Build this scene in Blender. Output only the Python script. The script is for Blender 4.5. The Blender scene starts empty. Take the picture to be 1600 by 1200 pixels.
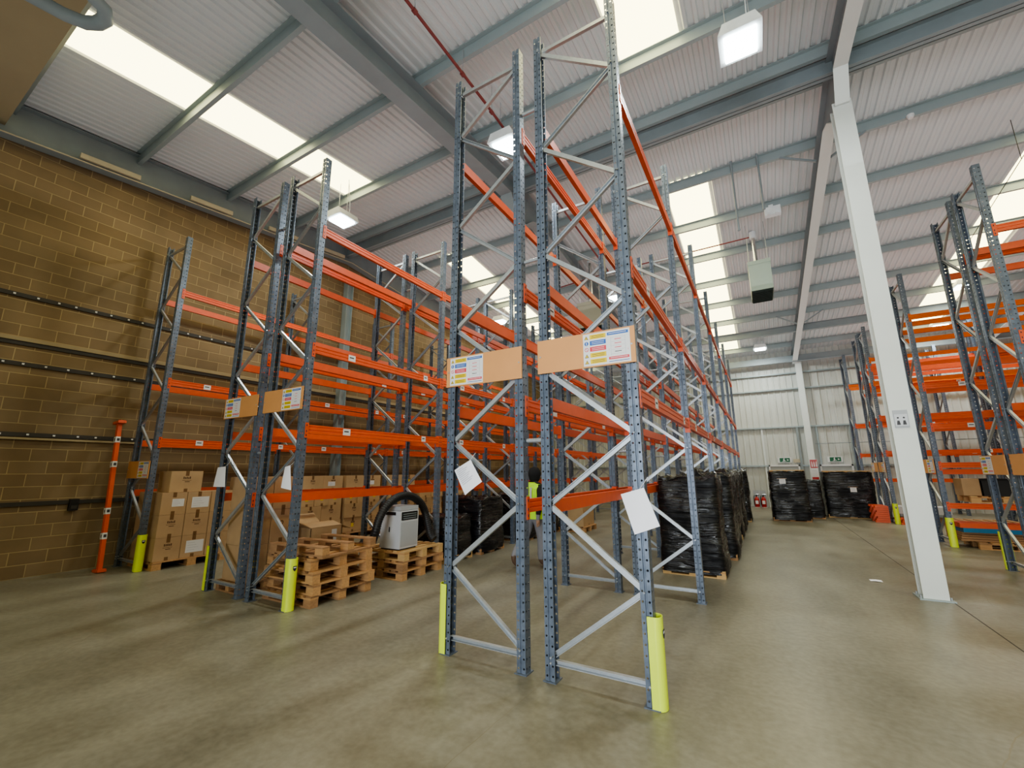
import bpy, bmesh, math, random
from mathutils import Vector, Matrix, noise
random.seed(7)
SC = bpy.context.scene
COL = SC.collection
PI = math.pi

# ------------------------------------------------------------------ materials
def new_mat(name):
    m = bpy.data.materials.new(name); m.use_nodes = True
    nt = m.node_tree; nt.nodes.clear()
    out = nt.nodes.new('ShaderNodeOutputMaterial')
    b = nt.nodes.new('ShaderNodeBsdfPrincipled')
    nt.links.new(b.outputs[0], out.inputs[0])
    return m, nt, b, out

def N(nt, t, **kw):
    n = nt.nodes.new(t)
    for k, v in kw.items():
        if k in n.inputs: n.inputs[k].default_value = v
        else: setattr(n, k, v)
    return n

def mat(name, col, rough=0.5, metal=0.0, var=0.15, scale=6.0, bump=0.0, bscale=40.0, stretch=(1, 1, 1), spec=0.5, coat=0.0):
    m, nt, b, out = new_mat(name)
    tc = N(nt, 'ShaderNodeTexCoord'); mp = N(nt, 'ShaderNodeMapping')
    mp.inputs['Scale'].default_value = stretch
    nt.links.new(tc.outputs['Object'], mp.inputs[0])
    nz = N(nt, 'ShaderNodeTexNoise', Scale=scale, Detail=5.0)
    nt.links.new(mp.outputs[0], nz.inputs['Vector'])
    mx = N(nt, 'ShaderNodeMixRGB')
    mx.inputs[1].default_value = tuple(c * (1 - var) for c in col) + (1,)
    mx.inputs[2].default_value = tuple(min(1, c * (1 + var)) for c in col) + (1,)
    nt.links.new(nz.outputs[0], mx.inputs[0])
    nt.links.new(mx.outputs[0], b.inputs['Base Color'])
    b.inputs['Roughness'].default_value = rough
    b.inputs['Metallic'].default_value = metal
    b.inputs['Specular IOR Level'].default_value = spec
    b.inputs['Coat Weight'].default_value = coat
    if bump > 0:
        n2 = N(nt, 'ShaderNodeTexNoise', Scale=bscale, Detail=4.0)
        nt.links.new(mp.outputs[0], n2.inputs['Vector'])
        bp = N(nt, 'ShaderNodeBump', Strength=bump, Distance=0.02)
        nt.links.new(n2.outputs[0], bp.inputs['Height'])
        nt.links.new(bp.outputs[0], b.inputs['Normal'])
    return m

def emit(name, col, s):
    m = bpy.data.materials.new(name); m.use_nodes = True
    nt = m.node_tree; nt.nodes.clear()
    out = nt.nodes.new('ShaderNodeOutputMaterial'); e = nt.nodes.new('ShaderNodeEmission')
    e.inputs[0].default_value = col + (1,); e.inputs[1].default_value = s
    nt.links.new(e.outputs[0], out.inputs[0]); return m

M = {}
M['orange'] = mat('orange paint', (0.72, 0.12, 0.045), 0.38, 0.0, 0.12, 9)
M['orange_bright'] = mat('bright orange paint', (0.72, 0.14, 0.012), 0.38, 0.0, 0.12, 9)  # same beams where light catches them, brightness put into the colour
M['galv'] = mat('galvanised steel', (0.46, 0.49, 0.53), 0.38, 0.55, 0.15, 25)
M['white'] = mat('white print stock', (0.72, 0.72, 0.74), 0.6, 0, 0.03)
M['paper'] = mat('white paper', (0.84, 0.84, 0.92), 0.7, 0, 0.05, 3)
M['ink'] = mat('dark ink', (0.05, 0.05, 0.06), 0.6)
M['ink_grey'] = mat('grey ink', (0.42, 0.42, 0.5), 0.6)
M['blue_ink'] = mat('blue print', (0.03, 0.13, 0.45), 0.5)
M['red_ink'] = mat('red print', (0.65, 0.05, 0.08), 0.5)
M['yellow_ink'] = mat('yellow print', (0.75, 0.55, 0.02), 0.5)
M['mdf'] = mat('tan fibre board', (0.64, 0.32, 0.13), 0.6, 0, 0.08, 4)
M['hiviz'] = mat('yellow plastic sleeve', (0.70, 0.86, 0.075), 0.42, 0, 0.06, 5)
M['navy'] = mat('navy emblem', (0.02, 0.025, 0.06), 0.4)
M['card'] = mat('brown cardboard', (0.47, 0.315, 0.18), 0.75, 0, 0.14, 5)
M['card2'] = mat('pale brown cardboard', (0.50, 0.34, 0.19), 0.75, 0, 0.14, 5)
M['card_print'] = mat('cardboard print', (0.12, 0.06, 0.03), 0.75)
M['tape'] = mat('brown packing tape', (0.2, 0.11, 0.05), 0.35)
M['wood'] = mat('pallet wood', (0.52, 0.30, 0.14), 0.75, 0, 0.35, 7, 0.3, 40, (1, 8, 8))
M['wood2'] = mat('weathered pallet wood', (0.36, 0.205, 0.105), 0.8, 0, 0.4, 7, 0.3, 40, (1, 8, 8))
M['wood3'] = mat('fresh pallet wood', (0.60, 0.40, 0.19), 0.7, 0, 0.25, 7, 0.3, 40, (1, 8, 8))
M['steel_dark'] = mat('grey painted steelwork', (0.26, 0.30, 0.32), 0.5, 0.0, 0.15, 3)
M['steel_mid'] = mat('light grey painted steel', (0.33, 0.385, 0.40), 0.45, 0.2, 0.12, 2)
M['column'] = mat('pale column paint', (0.66, 0.69, 0.68), 0.42, 0, 0.07, 1.5)
M['trim_dark'] = mat('dark wall rail', (0.045, 0.04, 0.035), 0.6)
M['trim_pale'] = mat('pale cream casing', (0.5, 0.44, 0.33), 0.6)
M['bulk'] = mat('beige painted board', (0.36, 0.29, 0.18), 0.8, 0, 0.08, 2)
M['black'] = mat('black plastic', (0.012, 0.012, 0.014), 0.5)
M['black_soft'] = mat('black cloth', (0.015, 0.015, 0.017), 0.9)
M['grey_cloth'] = mat('grey cloth', (0.24, 0.24, 0.27), 0.9, 0, 0.15, 12)
M['vest'] = mat('hi-vis yellow cloth', (0.5, 0.85, 0.03), 0.7)
M['silver'] = mat('silver reflective tape', (0.6, 0.62, 0.62), 0.4)
M['boot'] = mat('brown leather', (0.14, 0.085, 0.06), 0.7)
M['skin'] = mat('skin', (0.45, 0.27, 0.19), 0.6)
M['cab'] = mat('grey white cabinet', (0.56, 0.58, 0.63), 0.45, 0, 0.04)
M['cab2'] = mat('light grey cabinet', (0.40, 0.42, 0.46), 0.45, 0, 0.04)
M['heater'] = mat('pale green enamel', (0.42, 0.52, 0.46), 0.45, 0, 0.05)
M['heater2'] = mat('beige enamel', (0.42, 0.42, 0.34), 0.5, 0, 0.05)
M['louvre'] = mat('dark green louvre', (0.03, 0.05, 0.045), 0.5)
M['chrome'] = mat('bright flue steel', (0.7, 0.7, 0.68), 0.2, 0.9, 0.05)
M['redpipe'] = mat('red oxide pipe', (0.22, 0.045, 0.045), 0.5)
M['red'] = mat('red enamel', (0.42, 0.02, 0.02), 0.35)
M['green'] = mat('green sign', (0.01, 0.13, 0.06), 0.5)
M['lampbox'] = mat('white lamp housing', (0.72, 0.76, 0.80), 0.4)
M['lens'] = emit('lamp lens', (0.86, 1.0, 0.97), 14.0)
M['door'] = mat('pale grey door', (0.40, 0.42, 0.42), 0.5)
M['blue_tarp'] = mat('blue sheet', (0.02, 0.16, 0.33), 0.5, 0, 0.3, 20)
M['clad'] = mat('pale wall cladding', (0.55, 0.56, 0.53), 0.5, 0.0, 0.06, 0.6)
M['roof'] = mat('roof sheeting', (0.64, 0.67, 0.69), 0.5, 0.0, 0.06, 0.7)
M['sky'] = emit('daylight through rooflight', (1.0, 0.90, 0.47), 3.6)

def rack_steel():
    m, nt, b, out = new_mat('perforated blue grey steel')
    uv = N(nt, 'ShaderNodeUVMap'); sp = N(nt, 'ShaderNodeSeparateXYZ')
    nt.links.new(uv.outputs[0], sp.inputs[0])
    def math_(op, a=None, bb=None, va=0.0, vb=0.0):
        n = N(nt, 'ShaderNodeMath'); n.operation = op
        if a is not None: nt.links.new(a, n.inputs[0])
        else: n.inputs[0].default_value = va
        if bb is not None: nt.links.new(bb, n.inputs[1])
        else: n.inputs[1].default_value = vb
        return n.outputs[0]
    md = math_('MODULO', sp.outputs[1], None, 0, 0.075)
    dv = math_('SUBTRACT', md, None, 0, 0.0375)
    d2 = math_('ADD', math_('MULTIPLY', sp.outputs[0], sp.outputs[0]), math_('MULTIPLY', dv, dv))
    hole = math_('LESS_THAN', d2, None, 0, 0.0085 ** 2)
    tc = N(nt, 'ShaderNodeTexCoord')
    nz = N(nt, 'ShaderNodeTexNoise', Scale=14.0, Detail=6.0); nt.links.new(tc.outputs['Object'], nz.inputs['Vector'])
    cr = N(nt, 'ShaderNodeValToRGB')
    cr.color_ramp.elements[0].position = 0.35; cr.color_ramp.elements[0].color = (0.112, 0.140, 0.192, 1)
    cr.color_ramp.elements[1].position = 0.75; cr.color_ramp.elements[1].color = (0.185, 0.222, 0.292, 1)
    nt.links.new(nz.outputs[0], cr.inputs[0]); nt.links.new(cr.outputs[0], b.inputs['Base Color'])
    b.inputs['Roughness'].default_value = 0.36; b.inputs['Metallic'].default_value = 0.25
    tr = N(nt, 'ShaderNodeBsdfTransparent'); mx = N(nt, 'ShaderNodeMixShader')
    nt.links.new(hole, mx.inputs[0]); nt.links.new(b.outputs[0], mx.inputs[1]); nt.links.new(tr.outputs[0], mx.inputs[2])
    nt.links.new(mx.outputs[0], out.inputs[0])
    return m
M['rack'] = rack_steel()

def brick_mat():
    m, nt, b, out = new_mat('brown blockwork')
    tc = N(nt, 'ShaderNodeTexCoord'); sp = N(nt, 'ShaderNodeSeparateXYZ'); cb = N(nt, 'ShaderNodeCombineXYZ')
    nt.links.new(tc.outputs['Object'], sp.inputs[0])
    nt.links.new(sp.outputs[1], cb.inputs[0]); nt.links.new(sp.outputs[2], cb.inputs[1])
    br = N(nt, 'ShaderNodeTexBrick')
    nt.links.new(cb.outputs[0], br.inputs['Vector'])
    br.inputs['Color1'].default_value = (0.255, 0.184, 0.106, 1); br.inputs['Color2'].default_value = (0.205, 0.143, 0.080, 1)
    br.inputs['Mortar'].default_value = (0.38, 0.29, 0.16, 1)
    br.inputs['Scale'].default_value = 1.0; br.inputs['Mortar Size'].default_value = 0.008
    br.inputs['Brick Width'].default_value = 0.45; br.inputs['Row Height'].default_value = 0.2125
    br.inputs['Mortar Smooth'].default_value = 0.3
    nz = N(nt, 'ShaderNodeTexNoise', Scale=0.8, Detail=5.0); nt.links.new(tc.outputs['Object'], nz.inputs['Vector'])
    mx = N(nt, 'ShaderNodeMixRGB'); mx.blend_type = 'OVERLAY'; mx.inputs[0].default_value = 0.55
    nt.links.new(br.outputs[0], mx.inputs[1]); nt.links.new(nz.outputs[0], mx.inputs[2])
    nt.links.new(mx.outputs[0], b.inputs['Base Color']); b.inputs['Roughness'].default_value = 0.85
    bp = N(nt, 'ShaderNodeBump', Strength=0.5, Distance=0.01); bp.invert = True
    nt.links.new(br.outputs['Fac'], bp.inputs['Height']); nt.links.new(bp.outputs[0], b.inputs['Normal'])
    return m
M['brick'] = brick_mat()

def floor_mat():
    m, nt, b, out = new_mat('polished concrete')
    tc = N(nt, 'ShaderNodeTexCoord'); ob = tc.outputs['Object']
    n1 = N(nt, 'ShaderNodeTexNoise', Scale=0.55, Detail=7.0, Roughness=0.62); nt.links.new(ob, n1.inputs['Vector'])
    mp = N(nt, 'ShaderNodeMapping'); mp.inputs['Scale'].default_value = (1.2, 0.35, 1); mp.inputs['Rotation'].default_value = (0, 0, 0.5)
    nt.links.new(ob, mp.inputs[0])
    n2 = N(nt, 'ShaderNodeTexNoise', Scale=1.6, Detail=6.0); nt.links.new(mp.outputs[0], n2.inputs['Vector'])
    n3 = N(nt, 'ShaderNodeTexNoise', Scale=18.0, Detail=8.0); nt.links.new(ob, n3.inputs['Vector'])
    cr = N(nt, 'ShaderNodeValToRGB'); e = cr.color_ramp.elements
    e[0].position = 0.34; e[0].color = (0.140, 0.130, 0.096, 1); e[1].position = 0.66; e[1].color = (0.315, 0.30, 0.245, 1)
    ad = N(nt, 'ShaderNodeMixRGB'); ad.inputs[0].default_value = 0.45
    nt.links.new(n1.outputs[0], ad.inputs[1]); nt.links.new(n2.outputs[0], ad.inputs[2])
    ad2 = N(nt, 'ShaderNodeMixRGB'); ad2.inputs[0].default_value = 0.25
    nt.links.new(ad.outputs[0], ad2.inputs[1]); nt.links.new(n3.outputs[0], ad2.inputs[2])
    nt.links.new(ad2.outputs[0], cr.inputs[0])
    # fine hairline cracks
    vo = N(nt, 'ShaderNodeTexVoronoi', Scale=0.22); vo.feature = 'DISTANCE_TO_EDGE'
    dn = N(nt, 'ShaderNodeMixRGB'); dn.inputs[0].default_value = 0.12
    nt.links.new(ob, dn.inputs[1]); nt.links.new(n1.outputs[1], dn.inputs[2]); nt.links.new(dn.outputs[0], vo.inputs['Vector'])
    lt = N(nt, 'ShaderNodeMath'); lt.operation = 'LESS_THAN'; lt.inputs[1].default_value = 0.0004
    nt.links.new(vo.outputs['Distance'], lt.inputs[0])
    mk = N(nt, 'ShaderNodeMixRGB'); mk.inputs[2].default_value = (0.2, 0.175, 0.12, 1)
    nt.links.new(lt.outputs[0], mk.inputs[0]); nt.links.new(cr.outputs[0], mk.inputs[1])
    nt.links.new(mk.outputs[0], b.inputs['Base Color'])
    mr = N(nt, 'ShaderNodeMapRange'); mr.inputs[3].default_value = 0.30; mr.inputs[4].default_value = 0.52
    nt.links.new(n2.outputs[0], mr.inputs[0]); nt.links.new(mr.outputs[0], b.inputs['Roughness'])
    b.inputs['Specular IOR Level'].default_value = 0.45
    return m
M['floor'] = floor_mat()

def wrap_mat():
    m, nt, b, out = new_mat('black stretch film')
    b.inputs['Base Color'].default_value = (0.008, 0.008, 0.011, 1)
    b.inputs['Roughness'].default_value = 0.13; b.inputs['Coat Weight'].default_value = 0.0; b.inputs['Specular IOR Level'].default_value = 0.55
    tc = N(nt, 'ShaderNodeTexCoord'); mp = N(nt, 'ShaderNodeMapping')
    mp.inputs['Scale'].default_value = (2.2, 2.2, 17); mp.inputs['Rotation'].default_value = (0.12, 0.1, 0)
    nt.links.new(tc.outputs['Object'], mp.inputs[0])
    nz = N(nt, 'ShaderNodeTexNoise', Scale=1.0, Detail=5.0, Distortion=0.6); nt.links.new(mp.outputs[0], nz.inputs['Vector'])
    bp = N(nt, 'ShaderNodeBump', Strength=0.8, Distance=0.06)
    n2 = N(nt, 'ShaderNodeTexNoise', Scale=2.3, Detail=3.0); nt.links.new(tc.outputs['Object'], n2.inputs['Vector'])
    mr = N(nt, 'ShaderNodeMapRange'); mr.inputs[1].default_value = .38; mr.inputs[2].default_value = .62; mr.inputs[3].default_value = .05; mr.inputs[4].default_value = .42
    nt.links.new(n2.outputs[0], mr.inputs[0]); nt.links.new(mr.outputs[0], b.inputs['Roughness'])
    m2 = N(nt, 'ShaderNodeMapRange'); m2.inputs[1].default_value = .38; m2.inputs[2].default_value = .62; m2.inputs[3].default_value = .8; m2.inputs[4].default_value = .25
    nt.links.new(n2.outputs[0], m2.inputs[0]); nt.links.new(m2.outputs[0], b.inputs['Specular IOR Level'])
    nt.links.new(nz.outputs[0], bp.inputs['Height']); nt.links.new(bp.outputs[0], b.inputs['Normal'])
    return m
M['wrap'] = wrap_mat()

# ------------------------------------------------------------------ mesh builder
class MB:
    def __init__(self): self.v = []; self.f = []; self.m = []; self.mats = []; self.uv = {}; self.sm = []
    def mi(self, k):
        if k not in self.mats: self.mats.append(k)
        return self.mats.index(k)
    def add(self, vs, fs, mk, smooth=False):
        o = len(self.v); self.v += [tuple(x) for x in vs]; i = self.mi(mk)
        for f in fs: self.f.append(tuple(o + a for a in f)); self.m.append(i); self.sm.append(smooth)
    def box(self, x0, x1, y0, y1, z0, z1, mk, T=None):
        vs = [(x, y, z) for z in (z0, z1) for y in (y0, y1) for x in (x0, x1)]
        if T is not None: vs = [T @ Vector(p) for p in vs]
        self.add(vs, [(0, 2, 3, 1), (4, 5, 7, 6), (0, 1, 5, 4), (2, 6, 7, 3), (0, 4, 6, 2), (1, 3, 7, 5)], mk)
    def prism(self, poly, a, b, axis, mk, T=None):
        n = len(poly)
        def P(p, t): return {'x': (t, p[0], p[1]), 'y': (p[0], t, p[1]), 'z': (p[0], p[1], t)}[axis]
        vs = [P(p, a) for p in poly] + [P(p, b) for p in poly]
        if T is not None: vs = [T @ Vector(p) for p in vs]
        fs = [tuple(range(n)), tuple(range(2 * n - 1, n - 1, -1))] + [(i, i + n, (i + 1) % n + n, (i + 1) % n) for i in range(n)]
        self.add(vs, fs, mk)
    def extr(self, prof, p, q, mk, up=(0, 1, 0)):           # closed 2-D profile swept from p to q
        p = Vector(p); q = Vector(q); d = (q - p).normalized(); u = Vector(up); s = d.cross(u).normalized(); u = s.cross(d)
        n = len(prof); vs = [p + s * a + u * b for a, b in prof] + [q + s * a + u * b for a, b in prof]
        fs = [tuple(range(n)), tuple(range(2 * n - 1, n - 1, -1))] + [(i, i + n, (i + 1) % n + n, (i + 1) % n) for i in range(n)]
        self.add(vs, fs, mk)
    def bar(self, p, q, w, h, mk, up=(0, 0, 1)):
        if abs(Vector(up).dot((Vector(q) - Vector(p)).normalized())) > 0.99: up = (1, 0, 0)
        self.extr([(-w / 2, -h / 2), (w / 2, -h / 2), (w / 2, h / 2), (-w / 2, h / 2)], p, q, mk, up)
    def tube(self, pts, r, mk, n=10, cap=True):
        pts = [Vector(p) for p in pts]; R = r if isinstance(r, (list, tuple)) else [r] * len(pts)
        rings = []; u = None
        for i, p in enumerate(pts):
            d = ((pts[min(i + 1, len(pts) - 1)] - pts[max(i - 1, 0)])).normalized()
            if u is None: u = d.orthogonal().normalized()
            u = (u - d * u.dot(d)).normalized(); w = d.cross(u)
            rings.append([p + (u * math.cos(2 * PI * k / n) + w * math.sin(2 * PI * k / n)) * R[i] for k in range(n)])
        vs = [x for r_ in rings for x in r_]
        fs = [(i * n + k, i * n + (k + 1) % n, (i + 1) * n + (k + 1) % n, (i + 1) * n + k) for i in range(len(pts) - 1) for k in range(n)]
        self.add(vs, fs, mk, True)
        if cap: self.add(rings[0], [tuple(range(n))[::-1]], mk); self.add(rings[-1], [tuple(range(n))], mk)
    def mesh(self, name):
        me = bpy.data.meshes.new(name); me.from_pydata(self.v, [], self.f)
        for k in self.mats: me.materials.append(M[k])
        for p, i, s in zip(me.polygons, self.m, self.sm): p.material_index = i; p.use_smooth = s
        bm = bmesh.new(); bm.from_mesh(me); bmesh.ops.recalc_face_normals(bm, faces=bm.faces); bm.to_mesh(me); bm.free()
        me.update(); return me

def tag(o, label=None, cat=None, group=None, kind=None):
    if label: o['label'] = label
    if cat: o['category'] = cat
    if group: o['group'] = group
    if kind: o['kind'] = kind
    return o
def obj(name, me, parent=None, loc=None, rot=None):
    if isinstance(me, MB): me = me.mesh(name)
    o = bpy.data.objects.new(name, me); COL.objects.link(o)
    if parent: o.parent = parent
    if loc is not None: o.location = loc
    if rot is not None: o.rotation_euler = rot
    return o
def empty(name, loc=(0, 0, 0), rz=0.0, parent=None):
    o = bpy.data.objects.new(name, None); COL.objects.link(o); o.location = loc; o.rotation_euler = (0, 0, rz)
    o.empty_display_size = 0.2
    if parent: o.parent = parent
    return o
def struct(name, mb, label=None, cat=None, **k):
    o = obj(name, mb, **k); o['kind'] = 'structure'
    if label: tag(o, label, cat)
    return o

# ------------------------------------------------------------------ building shell
XL, XR, YN, YF = -8.1, 17.2, -11.2, 20.0
RZ, RY, RS = 8.88, 4.6, 0.107
def roofz(y): return RZ - RS * abs(y - RY)

mb = MB(); mb.box(XL - .3, XR, YN, YF, -0.2, 0, 'floor'); struct('floor', mb)
mb = MB(); mb.box(4.72, 4.732, YN, YF, -.01, 0.0015, 'trim_dark'); struct('trim_1', mb)

# left gable wall: blockwork below, the sheeted gable above
mb = MB()
for y0, y1 in ((YN, RY), (RY, YF)):
    mb.prism([(y0, 0), (y1, 0), (y1, roofz(y1) - 0.62), (y0, roofz(y0) - 0.62)], XL - .3, XL, 'x', 'brick')
struct('wall_left', mb)
mb = MB()
for y0, y1 in ((YN, RY), (RY, YF)):
    mb.prism([(y0, roofz(y0) - 0.62), (y1, roofz(y1) - 0.62), (y1, roofz(y1) + .05), (y0, roofz(y0) + .05)], XL - .3, XL - .03, 'x', 'steel_mid')
struct('wall_left_gable', mb)

def cladding(a0, a1, pitch=0.25, d=0.028):                # ribbed profile as a polyline (along, out)
    pts = []; a = a0
    while a < a1:
        pts += [(a, 0), (a + pitch * .62, 0), (a + pitch * .74, d), (a + pitch * .88, d)]; a += pitch
    pts.append((a1, 0)); return [p for p in pts if p[0] <= a1]
def clad_wall(name, fixed, a0, a1, zt, axis, sgn):
    mb = MB(); P = cladding(a0, a1); vs = []; fs = []
    for a, d in P:
        x, y = (a, fixed - sgn * d) if axis == 'x' else (fixed - sgn * d, a)
        vs += [(x, y, 0), (x, y, zt(y))]
    for i in range(len(P) - 1): fs.append((2 * i, 2 * i + 2, 2 * i + 3, 2 * i + 1))
    mb.add(vs, fs, 'clad')
    return struct(name, mb)
clad_wall('wall_back', YF, XL, XR, lambda y: roofz(YF) + .05, 'x', 1)
clad_wall('wall_front', YN, XL, XR, lambda y: roofz(YN) + .05, 'x', -1)
clad_wall('wall_right', XR, YN, YF, lambda y: roofz(y) + .05, 'y', 1)

# roof sheets with rooflight strips
STR = [(-5.76, -4.80), (1.38, 2.35), (8.40, 9.36), (14.9, 15.9)]
PITCH = 0.16
def sheet(x0, x1, y0, y1, mk):
    mb = MB(); P = []; a = x0; n = max(1, round((x1 - x0) / PITCH)); pt = (x1 - x0) / n
    for i in range(n):
        a = x0 + i * pt
        P += [(a, 0.0), (a + pt * .42, 0.0), (a + pt * .56, -.032), (a + pt * .86, -.032)]
    P.append((x1, 0.0)); vs = []; fs = []
    for x, d in P: vs += [(x, y0, roofz(y0) + d + .02), (x, y1, roofz(y1) + d + .02)]
    for i in range(len(P) - 1): fs.append((2 * i, 2 * i + 1, 2 * i + 3, 2 * i + 2))
    mb.add(vs, fs, mk); return mb
ceil = MB()
def merge(a, b):
    o = len(a.v); a.v += b.v
    for f, mi, s in zip(b.f, b.m, b.sm): a.f.append(tuple(o + k for k in f)); a.m.append(a.mi(b.mats[mi])); a.sm.append(s)
sk = 0
for y0, y1, s0, s1 in ((YN, RY, YN + .9, 2.72), (RY, YF, 6.48, YF - .9)):
    xs = XL - .2
    for a, b in STR:
        merge(ceil, sheet(xs, a, y0, y1, 'roof'))
        for u, v in ((y0, s0), (s1, y1)):
            merge(ceil, sheet(a, b, u, v, 'roof'))
        sk += 1
        side = 'near roof slope' if y0 == YN else 'far roof slope'
        nm = ['left', 'middle', 'right', 'far right'][STR.index((a, b))]
        struct('rooflight', sheet(a, b, s0, s1, 'sky'), 'glowing cream corrugated rooflight strip, %s strip of the %s' % (nm, side), 'rooflight')
        xs = b
    merge(ceil, sheet(xs, XR + .1, y0, y1, 'roof'))
struct('ceiling', ceil)

# purlins (Z sections under the sheets)
pys = [RY - .32, RY + .32]
k = 1.9
while k < 16: pys += [RY + k, RY - k]; k += 1.74
for y in sorted(pys):
    if y < YN + .3 or y > YF - .15: continue
    z = roofz(y) - .02; mb = MB()
    prof = [(y - .06, z), (y + .012, z), (y + .012, z - .19), (y + .07, z - .19), (y + .07, z - .205), (y, z - .205), (y, z - .012), (y - .06, z - .012)]
    mb.prism(prof, XL, XR, 'x', 'steel_mid'); struct('roof_purlin', mb)

# portal rafters: I sections following the slope, haunched over the column line
def rafter(x, w=0.2, depth=0.45, drop=0.22, haunch=True):
    mb = MB()
    ys = [YN, RY - 1.0, RY - .5, RY - .22, RY, RY + .22, RY + .6, RY + 1.0, YF] if haunch else [YN, RY, YF]
    ex = {RY - .5: .02, RY - .22: .52, RY: .52, RY + .22: .52, RY + .6: .18} if haunch else {}
    top = [(y, roofz(y) - drop) for y in ys]; bot = [(y, roofz(y) - drop - depth - ex.get(y, 0)) for y in ys]
    for i in range(len(ys) - 1):
        for L, t in ((top, -.016), (bot, .016)):
            (ya, za), (yb, zb) = L[i], L[i + 1]
            mb.prism([(ya, za), (yb, zb), (yb, zb + t), (ya, za + t)], x - w / 2, x + w / 2, 'x', 'column' if (L is bot and x > 0) else 'steel_dark')
        mb.prism([(bot[i][0], bot[i][1] + .012), (bot[i + 1][0], bot[i + 1][1] + .012), (top[i + 1][0], top[i + 1][1] - .012), (top[i][0], top[i][1] - .012)], x - .008, x + .008, 'x', 'steel_dark')
    return mb
struct('roof_rafter', rafter(4.57), 'grey steel rafter over the pale column, running to far wall', 'steel beam')
struct('roof_rafter', rafter(-1.8, .3), 'grey steel rafter above the middle racks, between two rooflight strips', 'steel beam')
struct('roof_rafter', rafter(10.95), 'grey steel rafter over the racks on the right side', 'steel beam')
struct('roof_rafter', rafter(-7.93, .24, .62, .06, False), 'dark steel rafter along the top of the brick wall', 'steel beam')
mb = MB()
for z0, z1, hw in ((8.36, 8.375, .08), (8.66, 8.675, .08), (8.36, 8.675, .006)): mb.box(XL, XR, 4.5 - hw, 4.5 + hw, z0, z1, 'steel_dark')
struct('ridge_beam', mb, 'deep steel beam under the roof ridge, crossing above the racks', 'steel beam')
mb = MB()
for z0, z1, hw in ((7.02, 7.035, .08), (7.28, 7.295, .08), (7.02, 7.295, .006)): mb.box(XL, XR, 15.9 - hw, 15.9 + hw, z0, z1, 'steel_dark')
struct('roof_tie_beam', mb, 'grey steel beam crossing below the far roof slope', 'steel beam')
mb = MB(); mb.box(XL, XR, 19.5, 19.56, 6.62, 6.9, 'steel_dark'); mb.box(XL, XR, 19.42, 19.62, 6.6, 6.62, 'steel_dark')
struct('eaves_beam', mb, 'dark steel beam along the top of the far wall', 'steel beam')
mb = MB()
for s in (-1, 1): mb.bar((4.57 + s * .12, 6.5, 8.1), (4.57 + s * .75, 6.5, 8.45), .04, .04, 'steel_dark')
for s in (-1, 1): mb.bar((4.57 + s * .12, 15.04, 7.1), (4.57 + s * .75, 15.04, 7.5), .04, .04, 'steel_dark')
struct('rafter_brace', mb)

# columns
def hcol(x, y, zt, w=.25, d=.25, mk='column'):
    mb = MB()
    for s in (-1, 1): mb.box(x - w / 2, x + w / 2, y + s * d / 2 - (.014 if s > 0 else 0), y + s * d / 2 + (.014 if s < 0 else 0), 0, zt, mk)
    mb.box(x - .006, x + .006, y - d / 2 + .013, y + d / 2 - .013, 0, zt, 'steel_mid')
    mb.box(x - w / 2 - .05, x + w / 2 + .05, y - d / 2 - .05, y + d / 2 + .05, 0, .015, 'steel_mid')
    for a in (-1, 1):
        for b_ in (-1, 1): mb.tube([(x + a * (w / 2 + .02), y + b_ * .1, .015), (x + a * (w / 2 + .02), y + b_ * .1, .05)], .012, 'galv', 6)
    return mb
struct('steel_column', hcol(4.57, 4.55, 7.75, .26, .24), 'tall pale grey steel column standing in the open floor', 'column')
struct('steel_column', hcol(4.68, 19.8, 6.59, .24, .3), 'pale steel column against the far wall between two doors', 'column')
struct('steel_column', hcol(-7.98, 4.7, 7.7, .2, .22, 'steel_mid'), 'grey steel column standing against the brick wall', 'column')

# far wall rails, pipe, doors
for i, z in enumerate((6.15, 5.4, 3.62, 1.86)):
    mb = MB()
    for xa, xb in ((XL, 3.0), (4.3, 4.95), (6.2, XR)) if z < 2 else ((XL, XR),): mb.box(xa, xb, YF - .14, YF - .03, z - .03, z + .03, 'steel_mid')
    struct('trim_%d' % (i + 2), mb)
mb = MB(); mb.box(2.86, 2.93, YF - .1, YF - .04, 0, 3.6, 'column'); struct('trim_6', mb)
mb = MB(); mb.tube([(4.9, YF - .2, 2.82), (XR, YF - .2, 2.82)], .015, 'steel_dark', 6); struct('trim_7', mb)
for i, (a, b) in enumerate(((3.06, 4.16), (5.02, 6.08))):
    mb = MB(); mb.box(a, b, YF - .08, YF - .03, 0, 1.83, 'door')
    for u in (a - .06, b): mb.box(u, u + .06, YF - .12, YF - .03, 0, 1.9, 'white')
    mb.box(a - .06, b + .06, YF - .12, YF - .03, 1.83, 1.9, 'white')
    d = struct('door_%d' % (i + 1), mb)
    h = MB(); h.box(a + .1, b - .1, YF - .14, YF - .08, .95, 1.0, 'black'); obj('push_bar', h, d)
mb = MB(); mb.box(5.0, 5.06, YF - .1, YF - .03, 1.9, 3.6, 'steel_mid'); mb.box(6.2, 6.27, YF - .1, YF - .03, 0, 3.6, 'steel_mid'); struct('trim_8', mb)
mb = MB(); mb.box(4.25, 4.33, YF - .16, YF - .03, 0, 3.6, 'steel_dark'); struct('trim_9', mb)
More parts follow.
